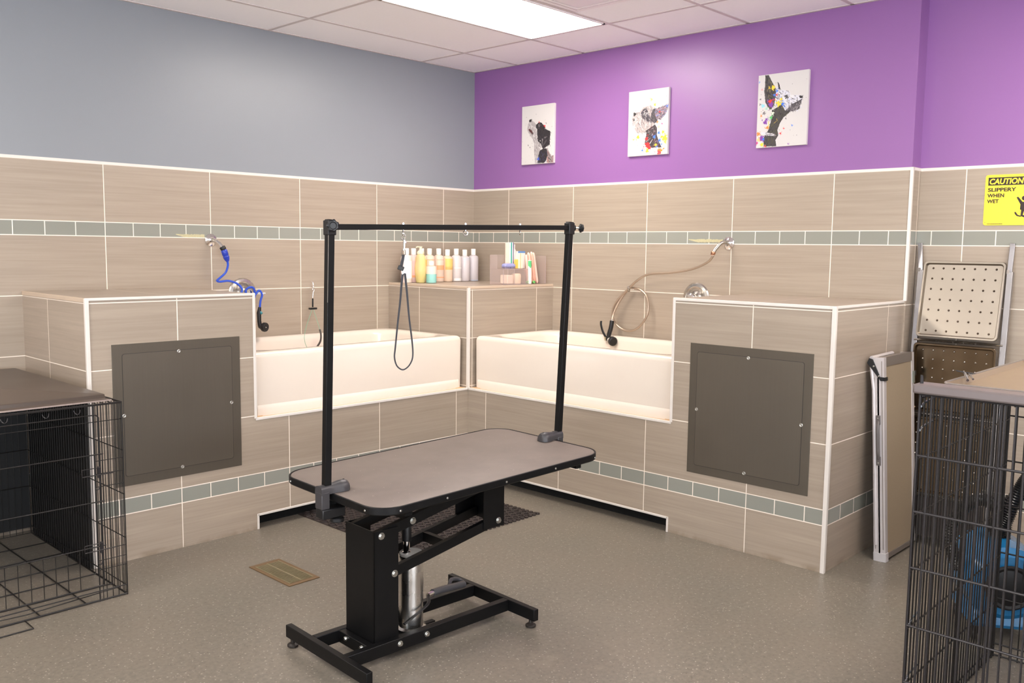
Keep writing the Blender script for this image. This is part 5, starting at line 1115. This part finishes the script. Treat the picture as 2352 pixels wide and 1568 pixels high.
# ================================================================== CAUTION SIGN
sg = empty('caution_sign', 'yellow caution slippery when wet sign on the recessed tiled wall', 'sign', (JX-0.0005, -3.551, 1.638))
SGY = mat('sign_yellow', (250, 224, 60), 0.4, var=0.01); SGK = mat('sign_black', (40, 22, 18), 0.45, var=0.02)
SW, SH = 0.254, 0.247
def SP(a, z, h): return (-h, -a, z)
b = MB(); b.prism(rrect(0, 0, SW, SH, 0.012, 5), SP, 0.0, 0.0025); b.build('sign_plate', SGY, sg, smooth=False)
b = MB(); b.prism([(0.013, 0.195), (SW-0.013, 0.195), (SW-0.013, 0.234), (0.013, 0.234)], SP, 0.0024, 0.0029); b.build('header_band', SGK, sg, smooth=False)
def text(s, a, z, size, m, width, bold=0.0, shear=0.0, nm='lettering'):
    cu = bpy.data.curves.new(nm, 'FONT'); cu.body = s; cu.size = size; cu.extrude = 0.0003; cu.resolution_u = 6; cu.offset = bold; cu.shear = shear
    o = bpy.data.objects.new(nm, cu); C.objects.link(o); o.parent = sg
    cu.materials.append(m)
    bpy.context.view_layer.update()
    wd = max(o.dimensions.x, 1e-4); sx = width/wd
    # text x runs along -Y, text y along Z, facing -X
    me = bpy.data.meshes.new_from_object(o.evaluated_get(bpy.context.evaluated_depsgraph_get())); bpy.data.objects.remove(o)
    o = bpy.data.objects.new(nm, me); C.objects.link(o); o.parent = sg
    o.matrix_local = Matrix.Translation(SP(a, z, 0.0034)) @ Matrix(((0, 0, -1, 0), (-1, 0, 0, 0), (0, 1, 0, 0), (0, 0, 0, 1))) @ Matrix.Diagonal((sx, 1, 1, 1))
    return o
text('CAUTION', 0.017, 0.2015, 0.0375, SGY, 0.152, 0.0011, 0.15)
text('SLIPPERY', 0.0135, 0.1655, 0.0245, SGK, 0.127, 0.0008)
text('WHEN', 0.0135, 0.1375, 0.0245, SGK, 0.076, 0.0008)
text('WET', 0.0135, 0.1095, 0.0245, SGK, 0.053, 0.0008)
b = MB()
x = 0.018
rnd = random.Random(4)
while x < 0.088:
    d = 0.002+0.003*rnd.random(); b.prism([(x, 0.0055), (x+d, 0.0055), (x+d, 0.0085), (x, 0.0085)], SP, 0.0024, 0.0028); x += d+0.0006
b.build('fine_print', SGK, sg, smooth=False)
b = MB()
def blob(pts): b.prism(pts, SP, 0.0024, 0.003)
cx, cz = 0.178, 0.130
blob([(cx+0.011*math.cos(2*PI*i/20), cz+0.011*math.sin(2*PI*i/20)) for i in range(20)])
blob([(0.144, 0.134), (0.150, 0.137), (0.154, 0.134), (0.172, 0.112), (0.192, 0.112), (0.212, 0.124), (0.216, 0.119), (0.196, 0.100), (0.190, 0.078), (0.176, 0.068), (0.162, 0.076), (0.163, 0.100)])
blob([(0.176, 0.068), (0.190, 0.078), (0.214, 0.082), (0.228, 0.062), (0.222, 0.058), (0.210, 0.070), (0.195, 0.062)])
blob([(0.168, 0.074), (0.180, 0.066), (0.176, 0.050), (0.205, 0.036), (0.202, 0.030), (0.166, 0.044)])
blob([(0.138, 0.064), (0.145, 0.064), (0.154, 0.050), (0.172, 0.044), (0.166, 0.040), (0.150, 0.044), (0.141, 0.054)])
b.build('slipping_figure', SGK, sg, smooth=False)
b = MB(); b.lathe([(0.0015, 0), (0.0015, 0.0008)], SP(0.0085, 0.015, 0.0024), (-1, 0, 0), 8); b.build('sign_hole', SGK, sg)
